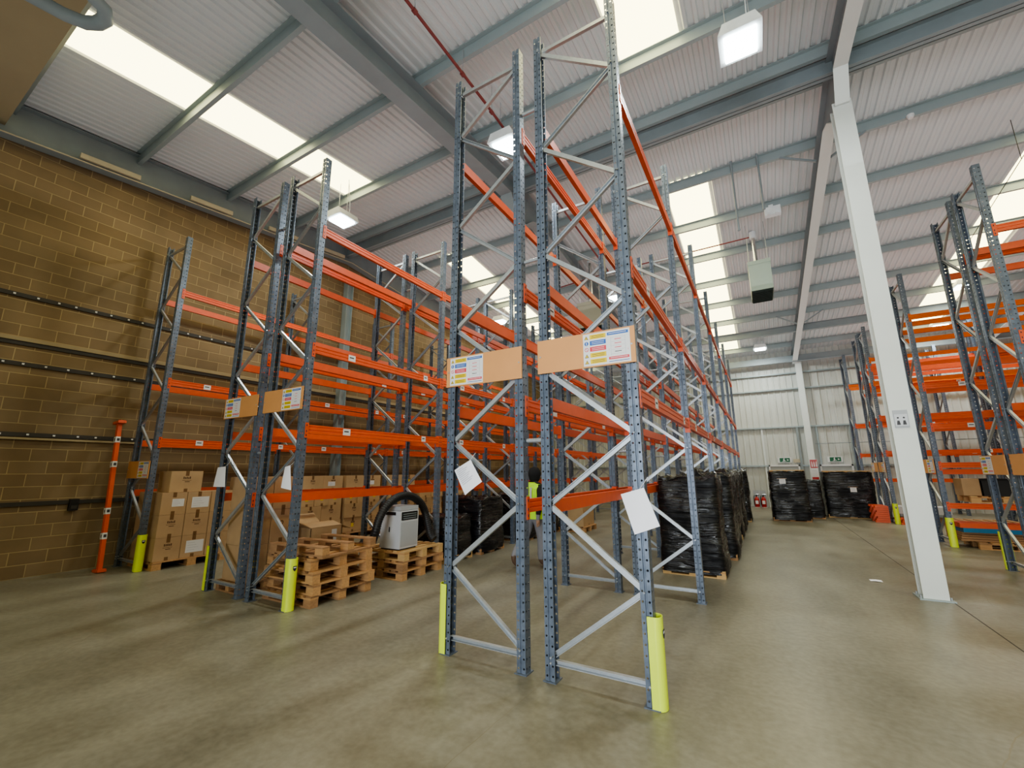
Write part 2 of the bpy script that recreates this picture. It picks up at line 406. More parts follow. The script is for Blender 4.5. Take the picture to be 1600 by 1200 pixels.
# brick wall rails (dark channels with pale fixings), pale casings under the rafter
for i, (z, pale, dots) in enumerate(((4.76, 0, 1), (3.92, 1, 0), (3.56, 0, 1), (2.36, 1, 1), (1.2, 0, 0))):
    mb = MB(); mb.box(XL, XL + .03, YN, YF, z - .035, z + .035, 'trim_dark')
    if pale: mb.box(XL, XL + .045, YN, YF, z + (.035 if z > 3 else -.085), z + (.10 if z > 3 else -.05), 'bulk')
    if dots:
        y = -3.0
        while y < YF: mb.box(XL + .03, XL + .045, y, y + .03, z - .012, z + .015, 'white'); y += .22 + .12 * random.random()
    struct('trim_%d' % (i + 10), mb)
for i, (y0, y1) in enumerate(((-1.62, -.72), (.18, 1.06), (1.95, 2.8), (3.4, 4.3))):
    mb = MB(); zz = lambda y: roofz(y) - .06 - .62
    mb.prism([(y0, zz(y0) + .03), (y1, zz(y1) + .03), (y1, zz(y1) + .13), (y0, zz(y0) + .13)], -7.81, -7.75, 'x', 'trim_pale')
    tag(obj('batten', mb), 'pale cream batten on the rafter above the brick wall, %s from the left' % ['first', 'second', 'third', 'fourth'][i], 'batten', 'cream battens along the wall top')
mb = MB(); mb.tube([(-7.78, y, roofz(y) - .70) for y in (YN, RY, YF)], .014, 'trim_pale', 6); struct('trim_15', mb)  # pale tube standing in for the lit lower edge of the rafter flange
mb = MB(); mb.box(XL, XL + .09, -.76, -.64, 1.05, 1.25, 'black'); mb.box(XL + .09, XL + .1, -.74, -.66, 1.08, 1.14, 'trim_dark')
tag(obj('socket_box', mb), 'small black electrical box on the brick wall', 'socket box')
mb = MB(); mb.box(XL, -3.85, -6.5, -2.54, 7.61, 7.66, 'bulk'); struct('bulkhead', mb, 'beige boarded bulkhead below the roof at top left corner', 'bulkhead')
mb = MB()
mb.tube([(-3.95, -4.4, 7.0), (-3.85, -3.2, 7.0), (-3.80, -2.94, 7.0), (-3.76, -2.74, 7.0), (-3.68, -2.58, 7.0), (-3.56, -2.50, 7.0), (-3.42, -2.47, 7.0), (-3.28, -2.52, 7.0), (-3.21, -2.66, 7.0), (-3.19, -2.95, 7.0), (-3.19, -4.4, 7.0)], .075, 'steel_dark', 12)
mb.tube([(-3.9, -4.0, 7.0), (-3.9, -4.0, 7.62)], .01, 'galv', 6); mb.tube([(-3.19, -4.0, 7.0), (-3.19, -4.0, roofz(-4))], .01, 'galv', 6)
tag(obj('heating_tube', mb), 'curved grey tube hanging below the beige bulkhead at upper left', 'heating tube')

# ------------------------------------------------------------------ pallet racking
S, B, H = 0.82, 2.84, 6.48
def upright_mesh(sgn):                                    # sgn -1: perforated face looks to -x
    seg = [(.043, -.036, 9), (.043, -.047, 9), (.009, -.047, None), (.004, -.038, 9), (-.004, -.038, 9), (-.009, -.047, 9), (-.043, -.047, None),
           (-.043, 0.0, None), (-.043, .047, None), (-.009, .047, None), (-.004, .038, 9), (.004, .038, 9), (.009, .047, 9), (.043, .047, None), (.043, .036, 9)]
    me = bpy.data.meshes.new('upright'); vs = []; fs = []; uvs = []
    for x, y, _ in seg: vs += [(-sgn * x, y, .008), (-sgn * x, y, H)]
    for i in range(len(seg) - 1):
        fs.append((2 * i, 2 * i + 2, 2 * i + 3, 2 * i + 1))
        L = math.hypot(seg[i + 1][0] - seg[i][0], seg[i + 1][1] - seg[i][1])
        u = (-L / 2, L / 2) if seg[i + 1][2] is None else (9, 9)
        uvs += [(u[0], 0), (u[1], 0), (u[1], H), (u[0], H)]
    nb = len(vs)
    vs += [(x, y, z) for z in (0, .008) for y in (-.065, .065) for x in (-.06, .06)]
    fs += [tuple(nb + a for a in f) for f in [(0, 2, 3, 1), (4, 5, 7, 6), (0, 1, 5, 4), (2, 6, 7, 3), (0, 4, 6, 2), (1, 3, 7, 5)]]
    uvs += [(9, 9)] * 24
    me.from_pydata(vs, [], fs); ul = me.uv_layers.new(name='UVMap')
    for i, c in enumerate(uvs): ul.data[i].uv = c
    me.materials.append(M['rack']); return me
UPR = {-1: upright_mesh(-1), 1: upright_mesh(1)}
nodesL = [.18, 1.40, 2.62, 3.83, 5.06, 6.28]; nodesR = [.78, 2.0, 3.23, 4.46, 5.68]
zz = [(0, .18)]
for i in range(5): zz += [(1, nodesR[i]), (0, nodesL[i + 1])]
def uprof(w=.042, d=.034, t=.006): return [(-w / 2, -d / 2), (-w / 2 + t, -d / 2), (-w / 2 + t, d / 2 - t), (w / 2 - t, d / 2 - t), (w / 2 - t, -d / 2), (w / 2, -d / 2), (w / 2, d / 2), (-w / 2, d / 2)]
def brace_into(mb, a, b, mir, k):
    f = (lambda s: S - s) if mir else (lambda s: s)
    pa = Vector((f(a[0] * S + (.01 if a[0] == 0 else -.01)), 0, a[1])); pb = Vector((f(b[0] * S + (.01 if b[0] == 0 else -.01)), 0, b[1]))
    d = (pb - pa).normalized() * .03
    mb.extr(uprof(), pa + d, pb - d, 'galv', up=(0, -1 if k % 2 else 1, 0))
    for p in (pa, pb): mb.tube([(p.x, -.058, p.z + .004), (p.x, .058, p.z + .004)], .009, 'galv', 6)
PAIRS = [(zz[i], zz[i + 1]) for i in range(10)] + [((0, .14), (1, .14)), ((0, 6.3), (1, 6.3))]
BR = {}; BRALL = {}
for mir in (0, 1):
    BR[mir] = []; al = MB()
    for k, (a, b) in enumerate(PAIRS):
        m1 = MB(); brace_into(m1, a, b, mir, k); BR[mir].append(m1.mesh('brace')); brace_into(al, a, b, mir, k)
    BRALL[mir] = al.mesh('bracing')
def beam_mesh(sgn, mk):                                   # grooved face looks along sgn*x
    pr = [(-.025, -.06), (-.025, -.026), (-.018, -.021), (-.018, -.012), (-.025, -.007), (-.025, .022), (-.018, .027), (-.018, .036), (-.025, .041), (-.025, .06), (.025, .06), (.025, -.06)]
    mb = MB(); mb.prism([(-sgn * x, z) for x, z in pr], .054, B - .054, 'y', mk); return mb.mesh('beam')
def conn_mesh(sgn, mk, ends=(0, 1)):
    mb = MB()
    for e in ends:
        y = 0 if e == 0 else B; s = 1 if e == 0 else -1
        a, b_ = sorted((y + s * .0475, y + s * .0535)); mb.box(-.032, .032, a, b_, -.12, .085, mk)
        a, b_ = sorted((y + s * .003, y + s * .0535)); x = sgn * .034; mb.box(min(x, x - sgn * .007), max(x, x - sgn * .007), a, b_, -.12, .085, mk)
        for q in (-.085, -.03, .05): mb.box(min(x, x + sgn * .003), max(x, x + sgn * .003), y + s * .018, y + s * .028, q - .012, q + .012, 'navy') if s > 0 else mb.box(min(x, x + sgn * .003), max(x, x + sgn * .003), y - .028, y - .018, q - .012, q + .012, 'navy')
    return mb.mesh('beam_connector')
def sticker_mesh(sgn, y, w):
    mb = MB(); x = sgn * .0262
    mb.box(min(x, sgn * .025), max(x, sgn * .025), y, y + w, -.045, .05, 'white')
    x2 = sgn * .0268; mb.box(min(x, x2), max(x, x2), y + .02, y + w - .03, 0, .018, 'ink')
    return mb.mesh('shelf_label')
BEAM = {(s, c): beam_mesh(s, c) for s in (-1, 1) for c in ('orange', 'orange_bright')}
CON = {(s, c, e): conn_mesh(s, c, (e,)) for s in (-1, 1) for c in ('orange', 'orange_bright') for e in (0, 1)}
CON2 = {(s, c): conn_mesh(s, c) for s in (-1, 1) for c in ('orange', 'orange_bright')}
STK = {s: [sticker_mesh(s, .62, .13), sticker_mesh(s, 2.32, .11)] for s in (-1, 1)}

_m = MB(); _m.tube([(S + .05, .02, 0), (S + .222, .02, 0)], .02, 'galv', 8); SPC = _m.mesh('row_spacer')
def rack(label, loc, rz, nf, mir, levels, detail=3, spacer=False, lit_beams=()):
    t = empty('pallet_rack', loc, rz); tag(t, label, 'pallet rack', 'pallet racks of orange beams and blue grey frames')
    for i in range(nf):
        f = empty('upright_frame', (0, i * B, 0), 0, t)
        obj('upright', UPR[-1], f); obj('upright', UPR[1], f, (S, 0, 0))
        if i < detail:
            for me in BR[mir]: obj('brace', me, f)
        else: obj('bracing', BRALL[mir], f)
        if spacer:
            for z in (1.98, 3.82, 5.62): obj('row_spacer', SPC, f, (0, 0, z))
    for side, sgn, x in (('a', -1, -.017), ('b', 1, S + .017)):
        for i in range(nf - 1):
            for z in levels(side, i):
                c = 'orange_bright' if (i, z) in lit_beams else 'orange'
                b = obj('beam', BEAM[sgn, c], t, (x, i * B, z))
                if i < detail:
                    obj('beam_connector', CON[sgn, c, 0], b); obj('beam_connector', CON[sgn, c, 1], b)
                    if z > 2 and z < 5:
                        for me in STK[sgn]: obj('shelf_label', me, b)
                else: obj('beam_connector', CON[sgn, c, 0], b); obj('beam_connector', CON[sgn, c, 1], b)
    return t
def lv_left(lowa, lowb):
    def f(side, i):
        L = [2.28, 3.42, 5.26]
        if (side == 'a' and lowa) or (side == 'b' and lowb): L = [1.33] + L
        return L
    return f
def lv_mid(lowa, lowb):
    def f(side, i):
        L = [2.33, 3.5, 5.36]
        if (side == 'a' and lowa) or (side == 'b' and lowb): L = [1.38] + L
        return L
    return f
rack('blue grey pallet rack with orange beams standing along the brick wall', (-7.81, 0, 0), 0, 7, 0, lv_left(1, 0))
rack('left half of the left double pallet rack, nearer the brick wall', (-4.50, 0, 0), 0, 7, 1, lv_left(1, 1), spacer=True)
rack('right half of the left double pallet rack, above the stacked wooden pallets', (-3.408, 0, 0), 0, 7, 0, lv_left(1, 0))
rack('left half of the tall central double rack, tilted paper on its frame', (0, 0, 0), 0, 7, 1, lv_mid(0, 1), spacer=True)
rack('right half of the tall central double rack, nearest the pale column', (S + .272, 0, 0), 0, 7, 0, lv_mid(1, 0))
R9 = -PI / 2
lvR3 = lambda s, i: [1.75, 2.65, 3.6, 5.33] if s == 'b' else [2.65, 3.6, 5.33]
lvR2 = lambda s, i: [.88, 1.77, 2.65, 3.6, 5.33] if s == 'b' else [1.62, 2.65, 3.6, 4.93, 5.17, 5.38]
lvR1 = lambda s, i: [2.2, 3.34, 4.5, 5.0, 5.3] if s == 'b' else [3.34, 4.35, 5.0, 5.22]
lvR0 = lambda s, i: [1.25, 2.24, 3.45, 5.1]
XE = 6.24
rack('near half of the right-hand double rack, at the right edge of the photo', (XE, 6.20, 0), R9, 4, 0, lvR3, 1)
rack('far half of the right-hand double rack, yellow guard on its end', (XE, 7.29, 0), R9, 4, 1, lvR3, 1)
rack('single right-hand rack behind the pale column, blue sheet stored under it', (XE, 10.70, 0), R9, 4, 0, lvR2, 2, lit_beams=[(i, z) for i in range(3) for z in (5.33, 4.93, 5.17, 5.38)])
rack('near half of the second right-hand double rack, beyond the pale column', (XE, 15.32, 0), R9, 4, 0, lvR1, 1, lit_beams=[(i, z) for i in range(3) for z in (4.5, 4.35, 5.3)])
rack('far half of the second right-hand double rack, beyond the pale column', (XE, 16.41, 0), R9, 4, 1, lvR1, 1)
rack('right-hand rack farthest away, standing against the pale far wall', (XE, 19.55, 0), R9, 4, 0, lvR0, 1, lit_beams=((0, 5.1), (1, 5.1)))

# yellow upright guards
GU = MB(); n = 12; r0, r1, hg = .064, .056, .62
arc = [(-.03, -1)] ; out = []; inn = []
for k in range(n + 1):
    a = -PI / 2 + PI * k / n
    out.append((.0 + r0 * math.cos(a) * .8, r0 * math.sin(a))); inn.append((.0 + r1 * math.cos(a) * .8, r1 * math.sin(a)))
out = [(-.05, -r0)] + out + [(-.05, r0)]; inn = [(-.05, -r1)] + inn + [(-.05, r1)]
for i in range(len(out) - 1):
    GU.prism([out[i], out[i + 1], inn[i + 1], inn[i]], .0, hg, 'z', 'hiviz')
GUM = GU.mesh('upright_guard')
EM = MB(); sh = [(-.024, .03), (.024, .03), (.024, 0), (.014, -.02), (0, -.032), (-.014, -.02), (-.024, 0)]
EM.prism(sh, .0515, .055, 'x', 'navy'); EM.box(.055, .056, -.018, .018, .006, .02, 'white')
EMM = EM.mesh('emblem')
def guard(x, y, rz, label):
    t = tag(obj('upright_guard', GUM, None, (x, y, .002), (0, 0, rz)), label, 'rack guard', 'yellow guards on rack uprights')
    e = obj('emblem', EMM, t, (0, 0, .5), None); e['label'] = 'dark shield shaped emblem'
    return t
guard(-6.99 + .05, 0, 0, 'yellow upright guard beside the carton stack at the brick wall')
guard(-4.50 - .05, 0, PI, 'yellow guard on the outer left leg of the left double rack')
guard(-3.408 + S + .05, 0, 0, 'yellow guard with emblem beside the stacked wooden pallets')
guard(-.05, 0, PI, 'yellow guard on the outer left leg of the central double rack')
guard(S * 2 + .272 + .05, 0, 0, 'yellow guard nearest the camera, right leg of the central rack')
guard(XE, 7.29 + .05, PI / 2, 'yellow guard on the rack at the right edge of the photo')
guard(XE, 10.70 - S - .05, -PI / 2, 'yellow guard just right of the pale column, blue sheet behind')
guard(XE, 15.32 - S - .05, -PI / 2, 'yellow guard just left of the pale column, red beams beside it')

# rack end boards with load signs
def sign_mesh(x0):
    mb = MB(); w, h = .42, .295; y = -.0135
    def R(a, b, c, d, mk, l=0): mb.box(x0 + a * w, x0 + b * w, y - .0015 - l * .0006, y, (1 - d) * h + .012, (1 - c) * h + .012, mk)
    R(0, 1, 0, 1, 'white')
    cols = ['yellow_ink', 'blue_ink', 'red_ink', 'yellow_ink', 'yellow_ink']
    for i, c in enumerate(cols):
        a = .04 + i * .19
        R(.15, .5, a, a + .14, c, 1)
        for q in range(2): R(.19, .46, a + .04 + q * .05, a + .052 + q * .05, 'white' if c in ('blue_ink', 'red_ink') else 'ink', 2)
        if c == 'yellow_ink':
            cx, cz = x0 + .075 * w, (1 - a - .075) * h + .012
            mb.prism([(cx - .02, cz - .017), (cx + .02, cz - .017), (cx, cz + .018)], y - .002, y - .0012, 'y', 'ink')
            mb.prism([(cx - .014, cz - .013), (cx + .014, cz - .013), (cx, cz + .011)], y - .0026, y - .0016, 'y', 'yellow_ink')
            mb.box(cx - .002, cx + .002, y - .003, y - .002, cz - .009, cz + .004, 'ink')
        else:
            cx, cz = x0 + .075 * w, (1 - a - .07) * h + .012
            cir = lambda r: [(cx + r * math.cos(2 * PI * k / 16), cz + r * math.sin(2 * PI * k / 16)) for k in range(16)]
            mb.prism(cir(.019), y - .002, y - .0012, 'y', c)
            if c == 'red_ink':
                mb.prism(cir(.014), y - .0026, y - .0016, 'y', 'white'); mb.bar((cx - .011, y - .0028, cz + .011), (cx + .011, y - .0028, cz - .011), .001, .004, 'red_ink', (0, 0, 1))
            else: mb.box(cx - .003, cx + .003, y - .003, y - .002, cz - .012, cz + .012, 'white')
    R(.53, .97, .05, .14, 'blue_ink', 1); R(.56, .93, .085, .1, 'white', 2)
    R(.55, .97, .80, .88, 'red_ink', 1); R(.58, .94, .83, .845, 'white', 2)
    R(.55, .97, .93, .95, 'blue_ink', 1)
    for a in (.6, .9): R(a, a + .005, .2, .76, 'ink_grey', 1)
    for i in range(5): R(.6, .9, .22 + i * .125, .226 + i * .125, 'ink_grey', 1)
    for i in range(4): R(.68, .82, .27 + i * .125, .29 + i * .125, 'red_ink' if i < 3 else 'ink', 1)
    R(.56, .565, .55, .6, 'red_ink', 1); R(.95, .955, .6, .65, 'red_ink', 1)
    return mb.mesh('load_sign')
def board(loc, rz, sx, label, w=.92):
    mb = MB(); mb.box(0, w, -.012, 0, 0, .32, 'mdf')
    for x in (.03, w - .03): mb.tube([(x, -.0155, .16), (x, -.012, .16)], .008, 'galv', 8)
    t = tag(obj('sign_board', mb, None, loc, (0, 0, rz)), label, 'sign board', 'tan boards on rack ends')
    s = obj('load_sign', SGN[sx], t); s['label'] = 'printed rack load notice in yellow, blue and red'
    return t
SGN = {sx: sign_mesh(sx) for sx in (.03, .47, .46, .05)}
yb = -.062
board((-.05, yb, 2.575), 0, .05, 'tan board on left half of central rack, load sign at its left')
board((1.045, yb, 2.59), 0, .46, 'tan board on right half of central rack, load sign at its right')
board((-4.55, yb, 2.53), 0, .03, 'tan board on left double rack, load sign at its left end')
board((-3.47, yb, 2.545), 0, .46, 'tan board on left double rack, load sign at its right end')
board((-7.87, yb, 1.605), 0, .47, 'pinkish board with load sign, low on the brick wall rack')
board((6.175, 7.36, 1.59), R9, .03, 'tan board with load sign at left on the right edge rack')
board((6.175, 6.27, 1.59), R9, .47, 'tan board cut off by the right edge of the photo')
board((6.175, 10.76, 1.59), R9, .46, 'tan board seen just right of the pale column')
board((6.175, 15.38, 1.59), R9, .47, 'small far tan board left of the pale column, load sign at right')
board((6.175, 16.47, 1.59), R9, .03, 'small far tan board left of the pale column, load sign at left')

# hanging paper sheets
def paper(pts, y, label, lines=True):
    mb = MB(); P = [Vector((a, 0, b)) for a, b in pts]; n = 6; vs = []; fs = []
    for i in range(n + 1):
        for j in range(n + 1):
            u, v = i / n, j / n
            p = P[0] * (1 - u) * (1 - v) + P[1] * u * (1 - v) + P[2] * u * v + P[3] * (1 - u) * v
            p.y = y - .012 - .018 * math.sin(u * 2.2 + v * 1.3) - .012 * v; vs.append(p)
    for i in range(n):
        for j in range(n): a = i * (n + 1) + j; fs.append((a, a + n + 1, a + n + 2, a + 1))
    mb.add(vs, fs, 'paper', True); t = tag(obj('paper_sheet', mb), label, 'paper', 'paper sheets hung on rack legs')
    if lines:
        m2 = MB()
        for k in range(9):
            v = .1 + k * .07
            A = P[0].lerp(P[3], v).lerp(P[1].lerp(P[2], v), .12); B_ = P[0].lerp(P[3], v).lerp(P[1].lerp(P[2], v), .5 + .3 * ((k * 37) % 10) / 10)
            yy = y - .012 - .018 * math.sin(.5 * 2.2 + v * 1.3) - .012 * v - .004
            A.y = yy; B_.y = yy; m2.bar(A, B_, .001, .004, 'ink_grey')
        obj('print', m2, t)
    m3 = MB(); c = P[0].lerp(P[1], .8); m3.tube([(c.x, y - .03, c.z - .01), (c.x + .02, y + .01, c.z + .03), (c.x + .06, y + .03, c.z + .09)], .0025, 'white', 5); obj('cable_tie', m3, t)
    return t
paper([(.08, 1.71), (.29, 1.81), (.42, 1.60), (.24, 1.47)], -.06, 'white paper hung askew on left half of the central rack')
paper([(1.77, 1.51), (1.96, 1.565), (2.06, 1.28), (1.87, 1.21)], -.06, 'white crumpled paper hung on right leg of the central rack', False)
paper([(-4.53, 1.78), (-4.27, 1.79), (-4.24, 1.49), (-4.53, 1.49)], -.06, 'white paper hung straight on the far left leg of left double rack', False)
paper([(-2.79, 1.77), (-2.65, 1.79), (-2.60, 1.47), (-2.79, 1.50)], -.06, 'white curled paper hung on right leg of the left double rack', False)

# spare beam leaning on end against the wall
t = empty('spare_beam', (-7.5, -.35, 0)); tag(t, 'orange spare beam with white stickers leaning upright by the brick wall', 'spare beam')
mb = MB(); mb.box(-.045, .045, -.03, .03, .03, 2.66, 'orange'); mb.box(-.02, .02, -.036, -.03, .03, 2.66, 'orange')
sp = obj('post', mb, t)
for z in (.02, 2.66):
    mb = MB(); mb.box(-.13, .13, -.06, .06, z - .02, z + .025, 'orange')
    for x in (-.1, .1): mb.box(x - .02, x + .02, -.05, .05, z + .025, z + .035, 'orange')
    obj('end_plate', mb, t)
for z in (.55, .98, 1.82, 2.28):
    mb = MB(); mb.box(-.047, .047, -.038, .032, z, z + .11, 'white'); mb.box(.0475, .049, -.02, .02, z + .03, z + .08, 'ink'); mb.box(-.01, .02, -.04, -.038, z + .03, z + .08, 'ink'); obj('sticker', mb, t)
t.rotation_euler = (0, -.101, 0)

# ------------------------------------------------------------------ pallets
def pallet_meshes(L=1.0, W=1.2, mk='wood', mk2='wood2', seed=0):        # L along y, W along x ; 0.144 high, three lines of blocks
    rnd = random.Random(seed); T = MB()
    for i in range(7):
        x = -W / 2 + i * (W - .1) / 6; T.box(x, x + (.1 if i not in (1, 5) else .09), -L / 2 + rnd.uniform(0, .012), L / 2 - rnd.uniform(0, .012), .122, .144, mk if rnd.random() < .7 else mk2)
    C = MB()
    for j in range(3):
        y = -L / 2 + j * (L - .12) / 2
        C.box(-W / 2, W / 2, y, y + .12, .1, .122, mk if j else mk2)
        for i in range(3):
            x = -W / 2 + i * (W - .14) / 2; C.box(x, x + .14, y + .003, y + .117, .022, .1, mk if rnd.random() < .6 else mk2)
        C.box(-W / 2, W / 2, y, y + .12, 0, .022, mk)
    return T.mesh('deck_boards'), C.mesh('blocks_and_runners')
PM = [pallet_meshes(1.0, 1.0, 'wood', 'wood2', 1), pallet_meshes(1.0, 1.0, 'wood3', 'wood', 2), pallet_meshes(1.0, 1.0, 'wood2', 'wood', 3)]
def pallet(x, y, z, label, var=0, rz=0.0, sx=1.0, sy=1.0, group='wooden pallets', tilt=(0, 0)):
    t = empty('wooden_pallet', (x, y, z)); t.rotation_euler = (tilt[0], tilt[1], rz); t.scale = (sx, sy, 1)
    tag(t, label, 'pallet', group); obj('deck_boards', PM[var][0], t); obj('base_blocks', PM[var][1], t); return t
PH = .144
ordn = ['bottom', 'second', 'third', 'fourth', 'top']
for k in range(5):
    dx, dy, rz = [(0, 0, .02), (.03, .03, -.015), (.02, -.02, .03), (-.04, .03, -.03), (.0, .05, .10)][k]
    lab = 'worn wooden pallet, %s of the five-high stack by the yellow guard' % ordn[k] if k < 4 else 'worn wooden pallet lying askew on top of the five-high stack'
    pallet(-2.88 + dx, .66 + dy, k * PH + (.002 * k) + (PH if k == 4 else 0), lab, [2, 0, 0, 0, 2][k], rz, 1.02, 1.0, 'stacked worn pallets', (0, 0) if k < 4 else (PI, 0))
for k in range(3):
    pallet(-2.84 + .02 * (k % 2), 2.24 + .01 * k, k * (PH + .002), 'wooden pallet, %s of three under the grey white cabinet' % ['bottom', 'middle', 'top'][k], [0, 2, 1][k], [.02, -.01, .03][k], 1.0, 1.0, 'pallets under the cabinet')

# ------------------------------------------------------------------ grey cabinet with duct hose
t = empty('air_unit', (-2.70, 2.02, 3 * PH + .006), .02); tag(t, 'grey white portable air unit cabinet standing on three pallets', 'air unit')
mb = MB(); mb.prism([(-.22, -.22), (.22, -.22), (.22, .22), (-.22, .22)], 0.02, .62, 'z', 'cab'); mb.box(-.2, .2, -.2, .2, 0, .02, 'black'); obj('housing', mb, t)
mb = MB(); mb.prism([(-.22, -.22), (.215, -.22), (.215, .22), (-.22, .22)], .625, .69, 'z', 'cab2'); obj('lid', mb, t)
mb = MB(); mb.box(.22, .224, -.2, .2, .05, .44, 'cab2'); obj('front_door', mb, t)
mb = MB(); mb.box(.22, .228, -.19, .19, .47, .60, 'black')
for q in range(3): mb.box(.228, .231, -.16, .16, .49 + q * .035, .50 + q * .035, 'steel_dark')
v = obj('vent_grille', mb, t); v['label'] = 'black louvred vent'
mb = MB(); mb.box(-.15, .12, -.226, -.22, .55, .6, 'black'); mb.box(-.02, .0, -.226, -.22, .28, .36, 'black'); obj('side_handle', mb, t)
pts = [(-2.95, 1.55, .5), (-2.78, 1.50, .5)]
c = Vector((-2.66, 2.02, .62))
for k in range(17):
    a = math.radians(205 - k * 15)
    pts.append((c.x + .05, c.y + .60 * math.cos(a), .74 + .56 * math.sin(a)))
pts = [(-3.15, 1.62, .50), (-2.95, 1.5, .505), (-2.72, 1.44, .56)] + pts[4:15] + [(-2.5, 2.6, .56), (-2.42, 2.62, .505)]
# resample finely and ridge the hose
fine = []
for i in range(len(pts) - 1):
    a, b = Vector(pts[i]), Vector(pts[i + 1]); n_ = max(2, int((b - a).length / .012))
    for k in range(n_): fine.append(a.lerp(b, k / n_))
for _ in range(30):
    fine = [fine[0]] + [(fine[i - 1] + fine[i] * 2 + fine[i + 1]) / 4 for i in range(1, len(fine) - 1)] + [fine[-1]]
mb = MB(); mb.tube(fine, [.062 + (.008 if i % 3 == 0 else 0) for i in range(len(fine))], 'black', 12)
tag(obj('duct_hose', mb), 'black ribbed duct hose arching over the grey white cabinet', 'hose')

# ------------------------------------------------------------------ cartons
def carton(x0, x1, y0, y1, z0, z1, label, group, mk='card', sticker=None, logo=True, dark=False, digit=None, yel=False):
    g = .004; cx, cy = (x0 + x1) / 2, (y0 + y1) / 2; w, d, h = (x1 - x0) / 2 - g, (y1 - y0) / 2 - g, z1 - z0 - .003
    mb = MB(); bm = .006
    pr = [(-w + bm, -d), (w - bm, -d), (w, -d + bm), (w, d - bm), (w - bm, d), (-w + bm, d), (-w, d - bm), (-w, -d + bm)]
    mb.prism(pr, 0, h, 'z', mk)
    mb.box(-w + .01, w - .01, -.003, .003, h, h + .001, 'tape')
    o = tag(obj('carton', mb, None, (cx, cy, z0 + .0015)), label, 'carton', group)
    x = w + .0006
    mb = MB()
    mb.box(w, x, -.03, .03, h - .09, h, 'tape'); obj('tape_strip', mb, o)
    mb = MB(); mb.box(w, x, -.03, .03, 0, .06, 'tape'); obj('tape_strip', mb, o)
    if logo:
        mb = MB(); r = random.Random(len(label) * 7 + int(z0 * 100) + int(y0 * 50))
        for k in range(5): yy = -.06 + k * .026; mb.box(w, x + .0004, yy, yy + .017, h * .62, h * .62 + .03 + .015 * r.random(), 'card_print')
        mb.box(w, x + .0004, -.075, .075, h * .55, h * .565, 'card_print'); mb.box(w, x + .0004, -.03, .05, h * .47, h * .50, 'card_print')
        obj('printed_mark', mb, o)
    if digit:
        cu = bpy.data.curves.new('digit', 'FONT'); cu.body = digit; cu.size = .14; cu.align_x = 'CENTER'; cu.materials.append(M['card_print'])
        tmp = bpy.data.objects.new('tmp', cu); COL.objects.link(tmp); dm = bpy.data.meshes.new_from_object(tmp.evaluated_get(bpy.context.evaluated_depsgraph_get())); bpy.data.objects.remove(tmp)
        dm.materials.clear(); dm.materials.append(M['card_print']); dg = obj('printed_digit', dm, o); dg.location = (x + .001, 0, h * .45); dg.rotation_euler = (PI / 2, 0, PI / 2)
    if sticker:
        a, b, c_, e = sticker; mb = MB(); mb.box(w, x + .001, a * d, b * d, c_ * h, e * h, 'white')
        for q in range(4): zq = h * (e - (e - c_) * (.2 + q * .2)); mb.box(w, x + .0016, (a + .08 * (b - a)) * d, (a + (b - a) * (.5 + .1 * (q % 3))) * d, zq, zq + .004, 'ink_grey')
        s = obj('paper_label', mb, o); s['label'] = 'white printed label'
    if yel:
        mb = MB(); mb.box(w, x + .001, -.05, .03, h * .35, h * .6, 'yellow_ink'); s = obj('yellow_label', mb, o); s['label'] = 'yellow sticker'
    return o
tiers = ['bottom', 'second', 'third', 'top']
GA = 'cartons stacked beside the leaning orange beam'
for c in range(3):
    for k in range(3):
        y = .12 + c * .413; z = .146 + k * .4
        st = {(0, 2): (-.15, .8, .35, .7), (1, 2): (-.6, .85, .25, .75), (1, 0): (-.6, .85, .2, .75)}.get((c, k))
        carton(-7.24, -6.76, y, y + .413, z, z + .4, 'brown carton, %s tier of the three-tier stack at left, %s column' % (['bottom', 'middle', 'upper'][k], ['left', 'middle', 'right'][c]), GA, 'card', st, st is None)
for k in range(3): carton(-7.73, -7.25, .12, .533, .146 + k * .4, .546 + k * .4, 'brown carton, %s tier at the back left corner of the left stack' % ['bottom', 'middle', 'upper'][k], GA)
carton(-7.28, -6.78, .22, .76, 1.346, 1.736, 'single brown carton standing on top of the three-tier left stack', GA, 'card2')
pallet(-7.24, .74, 0, 'wooden pallet under the left carton stack by the leaning beam', 0, 0, 1.0, 1.25, 'pallets under cartons')
secs = [(1.55, 2.72, 4, 'second'), (2.92, 4.12, 4, 'third'), (4.22, 5.42, 4, 'fourth'), (5.78, 6.85, 4, 'fifth'), (7.1, 8.2, 3, 'sixth'), (8.62, 9.6, 3, 'seventh')]
for si, (a, b, nt_, nm) in enumerate(secs):
    pallet(-7.24, (a + b) / 2, 0, 'wooden pallet under the %s carton stack along the brick wall' % nm, si % 3, 0, 1.0, (b - a), 'pallets under cartons')
    for k in range(nt_):
        nc = 3 if (k == 2 and si in (1, 2)) or (k == 0 and si == 3) else 2
        for c in range(nc):
            y0 = a + c * (b - a) / nc; y1 = y0 + (b - a) / nc; z = .146 + k * .365
            col = ['left', 'right'][c] if nc == 2 else ['left', 'middle', 'right'][c]
            st = (-.5, .2, .3, .6) if (k == 3 and c == 1 and si in (1, 2)) else ((-.6, .1, .2, .75) if (k == 3 and c == 0 and si == 0) else None)
            carton(-7.34, -6.86 + (.02 if (c + k) % 2 else 0), y0, y1, z, z + .365, 'brown carton, %s tier, %s column, %s carton stack along the brick wall' % (tiers[k], col, nm),
                   'cartons along the brick wall', 'card2', st, nc == 2, yel=(nc == 3 or (k == 0 and c == 0) or (k == 3 and si == 3)))
